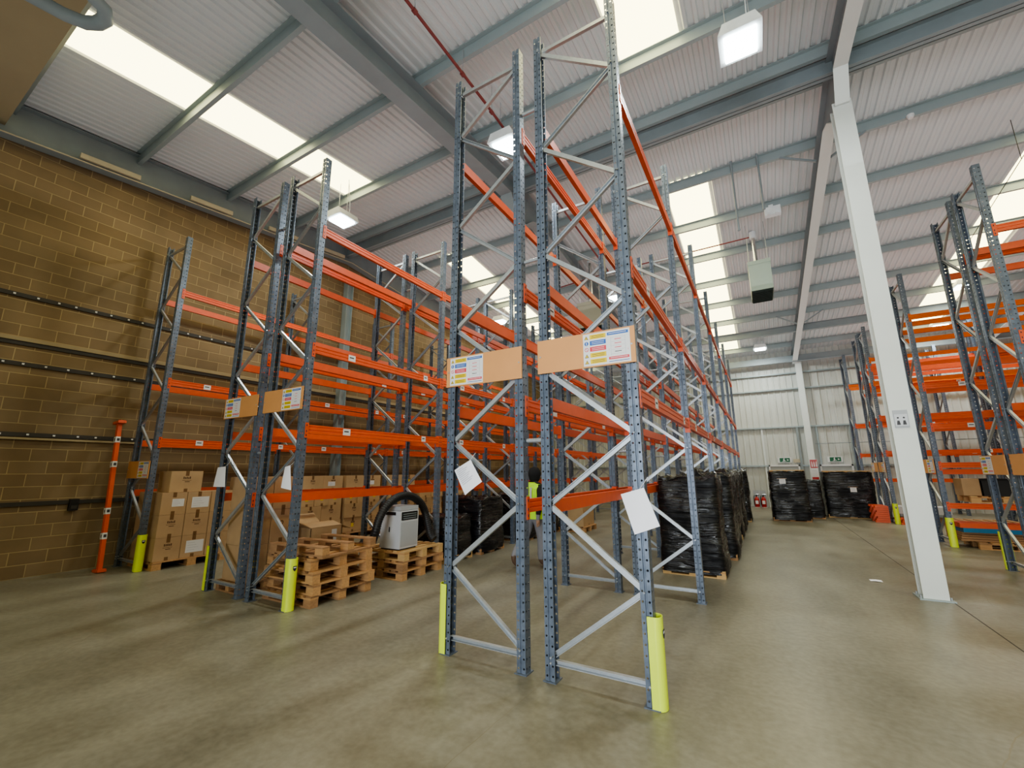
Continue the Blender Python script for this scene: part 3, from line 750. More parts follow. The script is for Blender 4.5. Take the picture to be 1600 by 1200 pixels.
# tall cartons inside the left double rack
for k in range(3):
    for c in range(2):
        y = .10 + c * .36; z = .146 + k * .495
        carton(-4.38, -3.86, y, y + .36, z, z + .495, 'tall brown carton in the left double rack, %s tier, %s column' % (['bottom', 'middle', 'top'][k], ['left', 'right'][c]), 'tall cartons in the left double rack', 'card', None, False, digit='2' if k == 1 else None, yel=(k == 0 and c == 0))
pallet(-4.12, .46, 0, 'wooden pallet under the tall cartons in the left double rack', 2, 0, .62, .80, 'pallets under cartons')
for k in range(3): pallet(-4.05, 1.52, k * .146, 'wooden pallet, %s of three under the open carton' % ['bottom', 'middle', 'top'][k], [2, 0, 1][k], 0, .8, .95, 'pallets under the open carton')
t = empty('open_carton', (-4.02, 1.36, .44)); tag(t, 'open brown carton with raised flaps behind the worn pallet stack', 'carton')
mb = MB()
for a in ((-.3, .3, -.3, -.292), (-.3, .3, .292, .3), (-.3, -.292, -.3, .3), (.292, .3, -.3, .3), (-.3, .3, -.3, .3)):
    mb.box(a[0], a[1], a[2], a[3], 0, .36 if a[3] - a[2] < .1 or a[1] - a[0] < .1 else .008, 'card2')
obj('carton_body', mb, t)
for (p, q, ax) in (((-.3, -.3), (.3, -.3), (0, -1)), ((.3, .3), (-.3, .3), (0, 1)), ((.3, -.3), (.3, .3), (1, 0)), ((-.3, .3), (-.3, -.3), (-1, 0))):
    o_ = .2; up = .10 if ax[0] >= 0 else .16
    mb = MB(); A = Vector((p[0], p[1], .36)); B_ = Vector((q[0], q[1], .36)); off = Vector((ax[0] * o_, ax[1] * o_, up if ax[1] <= 0 else -.08))
    if ax[0] > 0: off = Vector((-.24, 0, .06))
    mb.add([A, B_, B_ + off, A + off, A + Vector((0, 0, -.005)), B_ + Vector((0, 0, -.005)), B_ + off + Vector((0, 0, -.005)), A + off + Vector((0, 0, -.005))], [(0, 1, 2, 3), (7, 6, 5, 4), (0, 4, 5, 1), (1, 5, 6, 2), (2, 6, 7, 3), (3, 7, 4, 0)], 'card2'); obj('flap', mb, t)
mb = MB(); mb.box(.3, .301, .1, .2, .05, .3, 'white'); obj('paper_label', mb, t)
carton(-2.35, -1.75, 8.2, 9.1, .146, .84, 'plain brown carton on the floor far down the aisle', 'far aisle carton', 'card2', None, False)
pallet(-2.05, 8.65, 0, 'wooden pallet under the plain carton far down the aisle', 0, 0, .7, .95, 'pallets under cartons')

# ------------------------------------------------------------------ black wrapped pallet loads
def wrapped(x0, x1, y0, y1, h, label, group, seed, paper_at=None, boards=False, rumple=.05):
    cx, cy = (x0 + x1) / 2, (y0 + y1) / 2; W, D = (x1 - x0), (y1 - y0)
    t = empty('wrapped_pallet_load', (cx, cy, 0)); tag(t, label, 'wrapped pallet', group)
    me_d, me_b = PM[seed % 3]
    for nm, me in (('deck_boards', me_d), ('base_blocks', me_b)):
        o = obj(nm, me, t); o.scale = (W * .93, D * .93, .8)
    n = 20; nz = 26; z0 = .05; bm = bmesh.new(); grid = {}
    off = Vector((seed * 13.1, seed * 7.7, 0))
    def disp(p, nrm, top=False):
        q = Vector((p.x * 2.2, p.y * 2.2, p.z * 7)) + off
        a = noise.noise(q) * .026 + noise.noise(q * 3.1) * .01
        b_ = noise.noise(Vector((p.x * 1.1, p.y * 1.1, p.z * 1.2)) + off) * .03
        return p + nrm * (a + b_ - .02)
    per = []
    for i in range(n): per.append((-1 + 2 * i / n, -1))
    for i in range(n): per.append((1, -1 + 2 * i / n))
    for i in range(n): per.append((1 - 2 * i / n, 1))
    for i in range(n): per.append((-1, 1 - 2 * i / n))
    rings = []
    for j in range(nz + 1):
        f = j / nz; ring = []
        z = z0 + (h - z0) * f
        for (u, v) in per:
            sh = 1.02 - .045 * f
            k_ = (abs(u) ** 8 + abs(v) ** 8) ** (1 / 8)
            p = Vector((u / k_ * W / 2 * sh, v / k_ * D / 2 * sh, z))
            nr = Vector((u if abs(u) > .98 else u * .15, v if abs(v) > .98 else v * .15, 0)).normalized()
            if f > .88: p.z += rumple * noise.noise(Vector((u * 2.3, v * 2.3, 3)) + off) * (f - .88) / .12
            ring.append(bm.verts.new(disp(p, nr)))
        rings.append(ring)
    for j in range(nz):
        for i in range(len(per)):
            i2 = (i + 1) % len(per); bm.faces.new((rings[j][i], rings[j][i2], rings[j + 1][i2], rings[j + 1][i]))
    prev = rings[-1]
    for q in range(1, 9):
        s = 1 - q / 9; ring = []
        for idx, (u, v) in enumerate(per):
            k_ = (abs(u) ** 8 + abs(v) ** 8) ** (1 / 8)
            p = Vector((u / k_ * W / 2 * s * .97, v / k_ * D / 2 * s * .97, h))
            w_ = Vector((p.x * 4, p.y * 4, 1)) + off
            p.z += rumple * (noise.noise(Vector((u * 2.3, v * 2.3, 3)) + off) * s + noise.noise(w_) * 1.1 + .6 * noise.noise(w_ * 2.7))
            ring.append(bm.verts.new(p))
        for i in range(len(per)):
            i2 = (i + 1) % len(per); bm.faces.new((prev[i], prev[i2], ring[i2], ring[i]))
        prev = ring
    bm.faces.new(prev)
    for f in bm.faces: f.smooth = True
    bmesh.ops.recalc_face_normals(bm, faces=bm.faces)
    me = bpy.data.meshes.new('film_wrap'); bm.to_mesh(me); bm.free(); me.materials.append(M['wrap'])
    obj('film_wrap', me, t)
    if paper_at:
        px, pz = paper_at; mb = MB(); mb.box(px - .09, px + .09, -D / 2 - .045, -D / 2 - .042, pz, pz + .16, 'white')
        for q in range(3): mb.box(px - .06, px + .05, -D / 2 - .047, -D / 2 - .045, pz + .04 + q * .035, pz + .047 + q * .035, 'ink_grey')
        mb.box(px - .15, px + .13, -D / 2 - .05, -D / 2 - .04, pz + .16, pz + .185, 'tape'); obj('taped_note', mb, t)
    if boards:
        mb = MB()
        for q in range(4): y = -D / 2 + .03 + q * (D - .16) / 3; mb.box(-W * .42, W * .44, y, y + .1, h + .03, h + .055, 'wood3')
        for q in range(3): x = -W * .42 + q * W * .36; mb.box(x, x + .1, -D / 2 + .05, D / 2 - .05, h + .0, h + .03, 'wood')
        obj('top_boards', mb, t)
    return t
GL = 'black wrapped loads under the left double rack'; GR = 'black wrapped loads under the central rack'
wrapped(-3.5, -2.48, 3.02, 3.95, .82, 'low black wrapped pallet load behind the grey cabinet, left double rack', GL, 1)
wrapped(-3.45, -2.42, 4.1, 5.1, 1.12, 'second black wrapped load beyond the grey cabinet, slumped flat top', GL, 2, rumple=.09)
wrapped(-3.45, -2.42, 5.95, 6.95, 1.1, 'third black wrapped load beyond the grey cabinet, rumpled top', GL, 3, rumple=.09)
wrapped(-3.45, -2.42, 7.2, 8.2, 1.05, 'fourth black wrapped load beyond the grey cabinet, mostly hidden', GL, 9, rumple=.09)
nm = ['nearest large black wrapped load under the central rack, shiny front face', 'second black wrapped load in the right aisle row', 'third black wrapped load in the right aisle row',
      'fourth black wrapped load in the right aisle row', 'fifth black wrapped load in the right aisle row', 'sixth black wrapped load in the right aisle row', 'farthest upright black wrapped load in the right aisle row']
for k, (y0, y1, x0, x1, h) in enumerate(((4.28, 5.3, 1.10, 2.13, 1.56), (5.95, 6.95, 1.15, 2.22, 1.6), (7.15, 8.2, 1.15, 2.2, 1.62), (8.8, 9.8, 1.15, 2.2, 1.62), (10.1, 11.1, 1.15, 2.2, 1.64), (11.6, 12.6, 1.15, 2.2, 1.62), (12.95, 14.0, 1.3, 2.3, 1.66))):
    wrapped(x0, x1, y0, y1, h, nm[k], GR, 10 + k, rumple=.11)
wrapped(2.86, 4.02, 13.8, 14.85, 1.62, 'black wrapped load with boards on top, left of the far pair', 'far black wrapped loads', 20, (-.15, 1.22), True)
wrapped(3.7, 4.5, 15.1, 16.0, 1.3, 'lower black wrapped load half hidden behind the far left one', 'far black wrapped loads', 21)
wrapped(4.58, 6.1, 15.8, 16.9, 1.58, 'wide black wrapped load, right of the far pair, paper note', 'far black wrapped loads', 22, (.1, .9), True)

# ------------------------------------------------------------------ things stored under the right racks
def stack_of_beams(x0, x1, y0, y1, z0, n, m_, label, mk):
    mb = MB()
    for i in range(n):
        for j in range(m_):
            y = y0 + j * (y1 - y0) / m_
            mb.box(x0 + .03 * ((i * 7 + j) % 3), x1, y, y + (y1 - y0) / m_ - .012, z0 + i * .065, z0 + i * .065 + .06, mk)
    return tag(obj('spare_beam_pile', mb), label, 'beam pile')
stack_of_beams(5.75, 6.12, 14.75, 15.66, 0, 8, 6, 'pile of red orange beams on the floor beside the far wrapped load', 'orange')
stack_of_beams(6.3, 6.8, 14.35, 14.7, 0, 3, 4, 'low pile of red orange beams beside the far yellow guard', 'orange')
mb = MB(); mb.box(6.35, 7.6, 14.75, 15.35, .30, .52, 'cab'); mb.box(6.38, 7.57, 14.75, 15.35, .22, .3, 'steel_dark'); mb.box(6.4, 7.5, 14.8, 15.3, 0, .22, 'wood2')
tag(obj('metal_trough', mb), 'pale metal casing lying under the far right rack', 'casing')
# R2 bay: sheets and beams on a pallet
pallet(7.25, 10.15, 0, 'wooden pallet under the long boards by the yellow guard', 0, 0, 1.3, .9, 'pallets under the right racks')
mb = MB()
for q in range(4): mb.box(6.36 + .02 * q, 8.5, 9.82 + .03 * q, 10.5, .148 + q * .045, .188 + q * .045, 'wood2')
tag(obj('board_stack', mb), 'brown boards lying on a pallet under the blue sheet', 'boards')
mb = MB(); mb.box(6.42, 8.45, 9.80, 10.48, .33, .42, 'blue_tarp'); tag(obj('blue_sheet_bundle', mb), 'flat blue bundle lying on brown boards beside the yellow guard', 'bundle')
mb = MB()
for q in range(3): mb.box(6.38, 8.55, 9.80 + q * .2, 9.95 + q * .2, .422, .522, 'orange')
tag(obj('spare_beam_pile', mb), 'orange beams lying on the blue bundle beside the yellow guard', 'beam pile')
for k in range(3): pallet(7.3, 11.55, k * .146, 'wooden pallet, %s of the stack behind the orange shelf beam at right' % ['bottom', 'middle', 'top'][k], 2, 0, 1.2, 1.0, 'pallets under the right racks')
pallet(7.25, 10.3, .95, 'wooden pallet on the lowest shelf of the right single rack', 1, 0, 1.15, .8, 'pallets under the right racks')
t = carton(6.6, 6.9, 10.0, 10.5, 1.098, 1.47, 'brown carton on the lowest right-hand shelf beside a black box', 'shelf cartons', 'card', None, False)
mb = MB(); mb.box(6.92, 7.35, 9.98, 10.45, 1.098, 1.46, 'black'); mb.box(6.90, 7.37, 9.96, 10.47, 1.43, 1.47, 'black_soft')
tag(obj('black_crate', mb), 'black crate on the lowest right-hand shelf beside a brown carton', 'crate')
mb = MB(); mb.box(6.22, 6.32, 10.28, 10.33, .9, 1.8, 'wood3'); mb.box(6.36, 6.44, 10.3, 10.34, .93, 1.75, 'wood3')

# ------------------------------------------------------------------ lights
def high_bay(x, y, z, label, power=55):
    t = empty('high_bay_light', (x, y, z)); tag(t, label, 'lamp', 'white high bay lamps')
    mb = MB(); mb.prism([(-.27, 0), (.27, 0), (.2, .17), (-.2, .17)], -.27, .27, 'y', 'lampbox'); obj('housing', mb, t)
    mb = MB(); mb.box(-.2, .2, -.2, .2, -.035, -.001, 'lens'); obj('lens', mb, t)
    mb = MB(); zt = roofz(y) - z - .03
    for s in (-1, 1): mb.tube([(s * .15, 0, .17), (s * .15, 0, zt)], .006, 'galv', 5)
    mb.tube([(0, .1, .17), (.05, .15, .3), (.12, .1, .42), (.14, 0, zt)], .008, 'lampbox', 6); obj('hanger', mb, t)
    L = bpy.data.lights.new('lamp_glow', 'AREA'); L.energy = power; L.size = .4; L.color = (.93, 1.0, .97)
    o = bpy.data.objects.new('lamp_glow', L); COL.objects.link(o); o.location = (x, y, z - .05)
high_bay(-5.25, 2.27, 7.55, 'glowing lamp above the left double rack')
high_bay(-.67, 2.27, 7.55, 'glowing lamp seen between the legs of the central rack')
high_bay(3.14, 2.27, 7.55, 'glowing lamp nearest the camera at top right')
high_bay(-5.6, 10.05, 7.5, 'small lamp deep behind the board on the left central rack')
high_bay(-1.0, 10.05, 7.5, 'small lamp seen above the board of the right central rack')
high_bay(3.22, 18.1, 7.05, 'small distant lamp near the far wall beside the pale column')
high_bay(8.9, 14.5, 7.35, 'lamp seen between uprights of the right racks, higher one')
high_bay(9.2, 18.1, 7.05, 'distant lamp above the right racks beside the pale column')

# added cool lamp behind the camera, brightening faces turned to it; no door there
L = bpy.data.lights.new('door_daylight', 'AREA'); L.shape = 'RECTANGLE'; L.size = 6; L.size_y = 4.2; L.energy = 205; L.spread = math.radians(90); L.color = (.88, .95, 1.0)
o = bpy.data.objects.new('door_daylight', L); COL.objects.link(o); o.location = (3.4, YN + .15, 2.2); o.rotation_euler = (PI / 2, 0, 0)
# broad fill lamps without fixtures, added to brighten the roof from below
for i, (cy, ly) in enumerate(((-3.3, 15.6), (12.3, 15.2))):
    L = bpy.data.lights.new('uplight', 'AREA'); L.shape = 'RECTANGLE'; L.size = 25; L.size_y = ly; L.energy = (178, 226)[i]; L.color = ((.92, .97, 1.0), (1.0, .95, .93))[i]
    o = bpy.data.objects.new('uplight', L); COL.objects.link(o); o.location = (4.5, cy, 6.54); o.rotation_euler = (PI, 0, 0)
# heaters, flue, rods, pipes
def heater(x, y, z0, z1, w, d, label, mk, rods=True):
    t = empty('unit_heater', (x, y, z0)); tag(t, label, 'heater'); h = z1 - z0
    mb = MB(); mb.box(-w / 2, w / 2, -d / 2, d / 2, .02, h, mk); mb.box(-w / 2 - .012, w / 2 + .012, -d / 2 - .012, d / 2 + .012, h - .1, h, mk); obj('casing', mb, t)
    mb = MB(); mb.box(-w / 2 + .015, w / 2 - .015, -d / 2 + .015, d / 2 - .015, 0, .02, 'louvre')
    q = -d / 2 + .05
    while q < d / 2 - .05: mb.box(-w / 2 + .02, w / 2 - .02, q, q + .02, -.02, 0, 'louvre'); q += .07
    obj('louvre_grille', mb, t)
    mb = MB(); mb.tube([(-.05, 0, h), (-.05, 0, h + .1), (-.05, 0, roofz(y) - z0 - .18)], .05, 'chrome', 12); mb.tube([(-.05, 0, roofz(y) - z0 - .2), (-.05, 0, roofz(y) - z0)], .09, 'lampbox', 12); obj('flue', mb, t)
    mb = MB()
    for a in (-1, 1):
        for b in (-1, 1): mb.tube([(a * w * .42, b * d * .42, h), (a * w * .42, b * d * .42, roofz(y + b * d * .42) - z0)], .008, 'galv', 5)
    obj('hanging_rod', mb, t)
heater(3.27, 9.45, 6.40, 7.27, .52, .95, 'pale green unit heater hanging from the roof left of the rafter', 'heater')
heater(-1.3, 8.6, 5.95, 6.78, .75, .8, 'beige unit heater hanging behind the central rack boards', 'heater2')
for x, z0, l in ((2.88, 6.95, 'left'), (3.40, 7.3, 'right')):
    mb = MB(); mb.tube([(x, 6.42, z0), (x, 6.42, roofz(6.42))], .022, 'steel_dark', 8); mb.tube([(x, 6.42, z0 - .02), (x, 6.42, z0)], .03, 'steel_dark', 8)
    tag(obj('hanging_rod', mb), 'dark vertical rod hanging from roof above the heater, %s one' % l, 'rod', 'dark rods near the heater')
mb = MB(); mb.box(3.5, 3.85, 8.05, 8.2, 8.0, 8.22, 'lampbox'); mb.box(3.55, 3.6, 8.0, 8.05, 8.0, 8.06, 'lampbox'); mb.box(3.72, 3.78, 8.0, 8.05, 8.0, 8.06, 'lampbox'); mb.box(3.6, 3.7, 8.1, 8.15, 8.22, 8.3, 'lampbox')
tag(obj('emergency_light', mb), 'small white box light fixed on a purlin beside the flue', 'emergency light')
mb = MB(); mb.tube([(-.72, -5, 7.92), (-.69, 1.6, 7.92), (-.67, 8.2, 7.66), (-.67, 8.3, 7.62)], .024, 'redpipe', 8)
for y in (-.2, .9, 1.75): mb.tube([(-.70, y, 7.92), (-.70, y + .06, 7.92)], .036, 'redpipe', 8); mb.tube([(-.70, y + .03, 7.92), (-.70, y + .03, roofz(y) - .08)], .006, 'galv', 5)
mb.tube([(-2.4, 8.3, 7.5), (-.67, 8.3, 7.62), (3.1, 8.3, 7.65)], .018, 'redpipe', 8)
tag(obj('gas_pipe', mb), 'thin red pipe running below the roof above the central racks', 'pipe')
mb = MB(); mb.tube([(7.76, 7.55, 7.6), (8.24, 12.4, 7.6)], .008, 'black', 6); mb.tube([(7.78, 7.7, 7.6), (7.78, 7.7, 8.5)], .006, 'black', 5); mb.tube([(8.2, 12.1, 7.6), (8.2, 12.1, 8.05)], .006, 'black', 5)
tag(obj('cable', mb), 'thin dark cable slung below the roof at right', 'cable')
for x, y, l in ((5.99, 6.45, 'nearer'), (6.02, 10.0, 'farther')):
    mb = MB(); z = roofz(y) - .225; mb.tube([(x, y, z), (x, y, z - .03), (x, y, z - .07)], [.06, .06, .04], 'white', 12)
    tag(obj('smoke_detector', mb), 'small white detector under a roof purlin right of the pale column, %s one' % l, 'detector', 'detectors under the roof')
# plaque on the column
mb = MB(); mb.box(4.475, 4.635, 4.42, 4.43, 2.27, 2.52, 'cab2'); mb.box(4.485, 4.625, 4.414, 4.42, 2.29, 2.46, 'cab')
for x in (4.52, 4.585): mb.tube([(x, 4.41, 2.41), (x, 4.414, 2.41)], .012, 'ink', 8); mb.prism([(x - .02, 2.31), (x + .02, 2.31), (x + .012, 2.37), (x - .012, 2.37)], 4.41, 4.414, 'y', 'ink')
tag(obj('notice_plate', mb), 'grey plate with two dark pictograms on the pale column', 'sign')
# exit signs, fire point sign, extinguishers, trash
for i, (x, l) in enumerate(((3.66, 'left'), (5.54, 'right'))):
    mb = MB(); mb.box(x - .27, x + .27, YF - .1, YF - .04, 2.0, 2.24, 'white'); mb.box(x - .19, x + .21, YF - .106, YF - .1, 2.03, 2.21, 'green')
    mb.box(x - .05, x + .0, YF - .11, YF - .106, 2.05, 2.17, 'white'); mb.tube([(x - .015, YF - .108, 2.185), (x - .015, YF - .106, 2.185)], .018, 'white', 8)
    mb.bar((x - .03, YF - .108, 2.08), (x - .09, YF - .108, 2.05), .004, .02, 'white'); mb.bar((x, YF - .108, 2.1), (x + .05, YF - .108, 2.06), .004, .02, 'white')
    mb.prism([(x + .1, 2.08), (x + .1, 2.16), (x + .17, 2.12)], YF - .109, YF - .106, 'y', 'white')
    tag(obj('exit_sign', mb), 'green and white exit sign above the %s far door' % l, 'exit sign')
mb = MB(); mb.box(4.0, 4.28, YF - .09, YF - .04, 2.0, 2.16, 'trim_pale'); tag(obj('emergency_light', mb), 'pale box light beside the left exit sign', 'emergency light')
mb = MB(); mb.box(4.58, 4.86, YF - .37, YF - .362, 1.25, 2.12, 'white'); mb.box(4.59, 4.85, YF - .375, YF - .37, 1.75, 2.11, 'red'); mb.box(4.6, 4.84, YF - .375, YF - .37, 1.26, 1.36, 'red')
for a in (0, .08, .16): mb.prism([(4.63 + a, 1.8), (4.68 + a, 1.8), (4.67 + a, 1.98), (4.655 + a, 2.06), (4.635 + a, 1.98)], YF - .379, YF - .375, 'y', 'white')
for q in range(4): mb.box(4.62, 4.8, YF - .374, YF - .37, 1.42 + q * .07, 1.43 + q * .07, 'ink_grey')
tag(obj('fire_sign', mb), 'red and white fire point sign on the far column', 'sign')
for x, l in ((2.36, 'left'), (2.63, 'right')):
    t = empty('fire_extinguisher', (x, YF - .35, 0)); tag(t, 'red fire extinguisher on the floor at the far wall, %s one' % l, 'fire extinguisher', 'pair of fire extinguishers')
    mb = MB(); rr = [(.0, .09), (.02, .1), (.34, .1), (.40, .085), (.44, .045), (.47, .035)]
    mb.tube([(0, 0, z) for z, r in rr], [r for z, r in rr], 'red', 14); obj('cylinder', mb, t)
    mb = MB(); mb.tube([(0, 0, .47), (0, 0, .53)], .03, 'black', 8); mb.box(-.02, .12, -.015, .015, .53, .55, 'black'); mb.box(-.02, .1, -.015, .015, .57, .585, 'chrome'); obj('valve_handle', mb, t)
    mb = MB(); mb.tube([(-.03, 0, .5), (-.09, -.02, .52), (-.115, -.03, .4), (-.112, -.03, .1)], .015, 'black', 8); obj('hose', mb, t)
    mb = MB(); mb.box(-.06, .06, -.104, -.098, .15, .3, 'white'); obj('paper_label', mb, t)
    mb = MB(); mb.tube([(0, .0, .0), (0, 0, .012)], .12, 'white', 14); mb.box(-.12, .12, .12, .14, 0, .75, 'cab2'); mb.box(-.1, .1, .02, .12, 0, .012, 'cab2'); obj('stand', mb, t)
mb = MB(); P = [(-.07, -.03, .004), (.0, -.045, .012), (.08, -.03, .004), (.07, .03, .02), (0, .035, .008), (-.08, .03, .018)]
mb.add(P + [(0, 0, .03)], [(0, 1, 6), (1, 2, 6), (2, 3, 6), (3, 4, 6), (4, 5, 6), (5, 0, 6)], 'paper'); tag(obj('paper_scrap', mb, None, (4.1, 5.3, 0)), 'scrap of white paper lying on the floor by the column', 'paper scrap')

# ------------------------------------------------------------------ walking person
def person():
    t = empty('person', (-1.0, 3.72, 0), math.radians(68)); tag(t, 'person in black hood, hi-vis vest and grey trousers walking behind the central rack', 'person')
    J = {'pel': (0, 0, .93, .14), 'sp1': (.0, 0, 1.08, .13), 'sp2': (.01, 0, 1.25, .145), 'chest': (.02, 0, 1.38, .145), 'neck': (.03, 0, 1.50, .06), 'hd1': (.05, 0, 1.58, .08), 'hd2': (.055, 0, 1.66, .10), 'hd3': (.05, 0, 1.725, .07)}
    E = [('pel', 'sp1'), ('sp1', 'sp2'), ('sp2', 'chest'), ('chest', 'neck'), ('neck', 'hd1'), ('hd1', 'hd2'), ('hd2', 'hd3')]
    def chain(root, pts):
        prev = root
        for nme, p in pts: J[nme] = p; E.append((prev, nme)); prev = nme
    # lead leg (far side of the stride, +x) and trailing leg with the heel up
    chain('pel', [('h1', (.02, -.10, .88, .12)), ('t1', (.07, -.10, .68, .105)), ('k1', (.11, -.10, .50, .09)), ('c1', (.10, -.10, .33, .085)), ('b1', (.092, -.10, .17, .075)), ('a1', (.085, -.10, .10, .05)), ('f1', (.14, -.10, .05, .042)), ('to1', (.28, -.10, .035, .032))])
    chain('pel', [('h2', (-.02, .10, .88, .12)), ('t2', (-.06, .10, .68, .105)), ('k2', (-.13, .10, .51, .09)), ('c2', (-.26, .10, .36, .085)), ('b2', (-.35, .10, .26, .072)), ('a2', (-.40, .10, .20, .05)), ('f2', (-.38, .10, .11, .042)), ('to2', (-.30, .10, .035, .032))])
    for s, k, sw in ((-1, 'R', -.16), (1, 'L', .18)):
        chain('chest', [('sh' + k, (.01, s * .185, 1.40, .085)), ('ua' + k, (.0 + sw * .2, s * .25, 1.26, .072)), ('el' + k, (.0 + sw * .5, s * .275, 1.12, .064)), ('fa' + k, (sw * .9 + .03, s * .275, .99, .055)), ('wr' + k, (sw * 1.15 + .06, s * .265, .88, .034)), ('pm' + k, (sw * 1.2 + .075, s * .26, .81, .036))])
        px, py, pz = sw * 1.2 + .075, s * .26, .81
        for q in range(4):
            fx = px - .027 + q * .018; ln = [.055, .065, .06, .048][q]
            chain('pm' + k, [('k%s%d' % (k, q), (fx, py, pz - .035, .0095)), ('m%s%d' % (k, q), (fx + .004, py - s * .006, pz - .035 - ln * .55, .0085)), ('e%s%d' % (k, q), (fx + .006, py - s * .018, pz - .035 - ln, .007))])
        chain('pm' + k, [('th1' + k, (px + .035, py - s * .015, pz + .005, .011)), ('th2' + k, (px + .052, py - s * .02, pz - .03, .009)), ('th3' + k, (px + .054, py - s * .022, pz - .055, .008))])
    names = list(J); me = bpy.data.meshes.new('body'); me.from_pydata([J[n][:3] for n in names], [(names.index(a), names.index(b)) for a, b in E], [])
    o = bpy.data.objects.new('tmp_body', me); COL.objects.link(o)
    o.modifiers.new('s', 'SKIN'); sv = me.skin_vertices[0].data
    for i, n in enumerate(names): sv[i].radius = (J[n][3], J[n][3]); sv[i].use_root = (n == 'pel')
    for n, r in (('pel', (.125, .165)), ('sp1', (.11, .15)), ('sp2', (.115, .165)), ('chest', (.115, .18))): sv[names.index(n)].radius = (r[1], r[0])
    sb = o.modifiers.new('u', 'SUBSURF'); sb.levels = 2; sb.render_levels = 2
    dg = bpy.context.evaluated_depsgraph_get(); ev = o.evaluated_get(dg); b = bpy.data.meshes.new_from_object(ev); bpy.data.objects.remove(o)
    b.name = 'body'; b.materials.clear()
    for k in ('black_soft', 'grey_cloth', 'boot', 'skin'): b.materials.append(M[k])
    for p in b.polygons:
        c_ = p.center; p.use_smooth = True
        if abs(c_.y) > .212 and c_.z < .835 and c_.z > .6: p.material_index = 3
        elif c_.z > .93: p.material_index = 3 if (c_.z > 1.55 and c_.z < 1.72 and c_.x > .105) else 0
        elif c_.z > .14 and not (c_.x < -.3 and c_.z < .22): p.material_index = 1
        else: p.material_index = 2
    body = obj('body', b, t)
    # hood over the head
    bm = bmesh.new(); bmesh.ops.create_uvsphere(bm, u_segments=20, v_segments=14, radius=1)
    for v in list(bm.verts):
        if v.co.x > .62 and v.co.z < .75 and v.co.z > -.7: bm.verts.remove(v)
    for v in bm.verts: v.co = Vector((.045 + v.co.x * .128, v.co.y * .115, 1.645 + v.co.z * .135 - (.03 if v.co.z < -.5 else 0)))
    for f in bm.faces: f.smooth = True
    me = bpy.data.meshes.new('hood'); bm.to_mesh(me); bm.free(); me.materials.append(M['black_soft']); obj('hood', me, t)
    mb = MB()
    for s in (-1, 1): mb.tube([(.148, s * .033, 1.655), (.156, s * .033, 1.655)], .011, 'white', 8); mb.tube([(.156, s * .033, 1.655), (.159, s * .033, 1.655)], .006, 'ink', 8)
    mb.tube([(.14, 0, 1.655), (.168, 0, 1.62), (.15, 0, 1.605)], [.008, .015, .006], 'skin', 8); mb.box(.142, .15, -.022, .022, 1.572, 1.58, 'red_ink'); obj('face_features', mb, t)
    # hi-vis vest: open shell round the torso
    rows = [(.84, .185, .235), (.93, .18, .23), (1.08, .165, .215), (1.25, .165, .225), (1.38, .16, .225), (1.45, .12, .20), (1.49, .075, .12)]
    vs = []; fs = []; n = 28; mm = []
    for z, rx, ry in rows:
        for k in range(n + 1):
            a = math.radians(24) + (2 * PI - math.radians(48)) * k / n
            vs.append((.012 + rx * math.cos(a), ry * math.sin(a), z))
    mb = MB(); q = n + 1
    for i in range(len(rows) - 1):
        for k in range(n):
            z = (rows[i][0] + rows[i + 1][0]) / 2; a = math.degrees(math.radians(24) + (2 * PI - math.radians(48)) * (k + .5) / n)
            if 1.3 < z < 1.44 and (70 < a < 110 or 250 < a < 290): continue
            mb.add([vs[i * q + k], vs[i * q + k + 1], vs[(i + 1) * q + k + 1], vs[(i + 1) * q + k]], [(0, 1, 2, 3)], 'vest', True)
    obj('vest', mb, t)
    mb = MB()
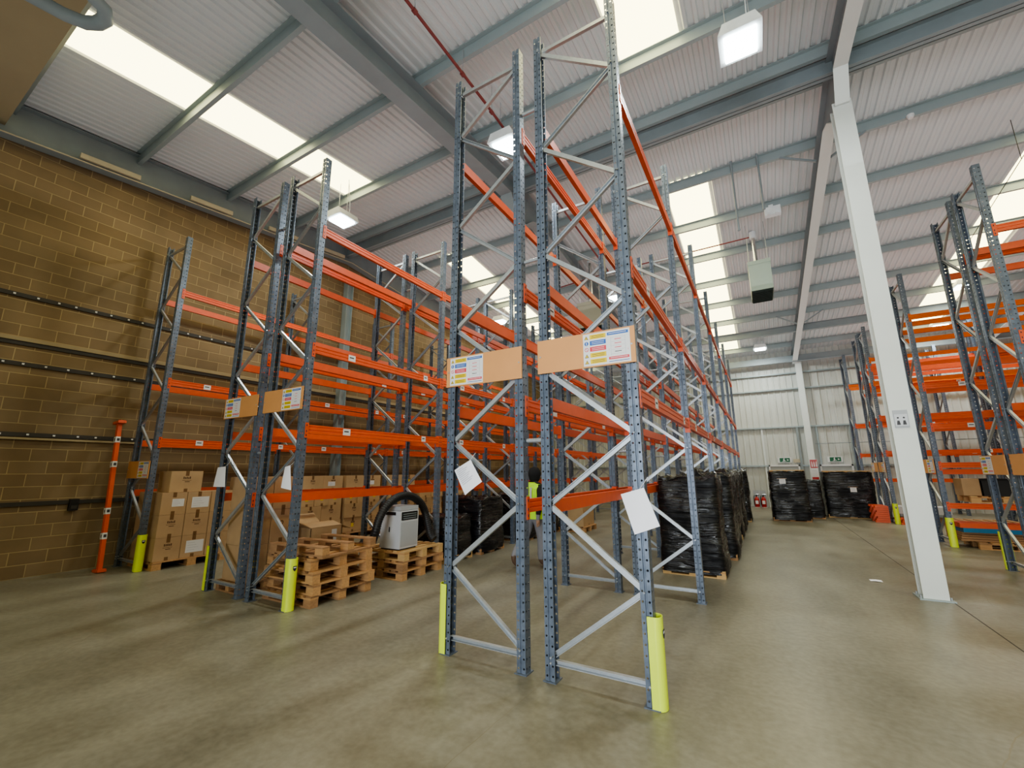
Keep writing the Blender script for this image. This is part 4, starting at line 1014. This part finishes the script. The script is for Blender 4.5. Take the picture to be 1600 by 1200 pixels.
    for z0, z1, rx, ry in ((1.0, 1.05, .176, .226),):
        for k in range(n):
            a0 = math.radians(24) + (2 * PI - math.radians(48)) * k / n; a1 = math.radians(24) + (2 * PI - math.radians(48)) * (k + 1) / n
            mb.add([(.012 + rx * math.cos(a), ry * math.sin(a), z) for a, z in ((a0, z0), (a1, z0), (a1, z1), (a0, z1))], [(0, 1, 2, 3)], 'silver')
    for s in (-1, 1):
        mb.bar((-.158, s * .11, 1.05), (-.148, s * .11, 1.40), .012, .045, 'silver', (0, 1, 0)); mb.bar((.165, s * .115, 1.05), (.16, s * .115, 1.40), .012, .045, 'silver', (0, 1, 0))
    obj('reflective_tape', mb, t)
    return t
person()

# ------------------------------------------------------------------ camera, world, view
cd = bpy.data.cameras.new('camera'); cam = bpy.data.objects.new('camera', cd); COL.objects.link(cam)
yaw, pitch, roll = 0.5264, 0.2025, -0.0061
fwd = Vector((-math.sin(yaw) * math.cos(pitch), math.cos(yaw) * math.cos(pitch), math.sin(pitch)))
r0_ = Vector((math.cos(yaw), math.sin(yaw), 0)); u0_ = r0_.cross(fwd)
rt = r0_ * math.cos(roll) + u0_ * math.sin(roll); up = -r0_ * math.sin(roll) + u0_ * math.cos(roll)
mw = Matrix(((rt.x, up.x, -fwd.x, 2.7902), (rt.y, up.y, -fwd.y, -3.5653), (rt.z, up.z, -fwd.z, 1.6993), (0, 0, 0, 1)))
cam.matrix_world = mw
cd.sensor_width = 36; cd.lens = 662.08 * 36 / 1600; cd.clip_start = .02; cd.clip_end = 200
SC.camera = cam
w = bpy.data.worlds.new('world'); SC.world = w; w.use_nodes = True
w.node_tree.nodes['Background'].inputs[0].default_value = (.75, .82, .9, 1); w.node_tree.nodes['Background'].inputs[1].default_value = .8
SC.view_settings.view_transform = 'AgX'; SC.view_settings.look = 'AgX - Medium High Contrast'
SC.view_settings.exposure = 0.78
SC.cycles.max_bounces = 10; SC.cycles.diffuse_bounces = 6; SC.cycles.transparent_max_bounces = 16
SC.cycles.use_denoising = True
SC.cycles.sample_clamp_indirect = 6
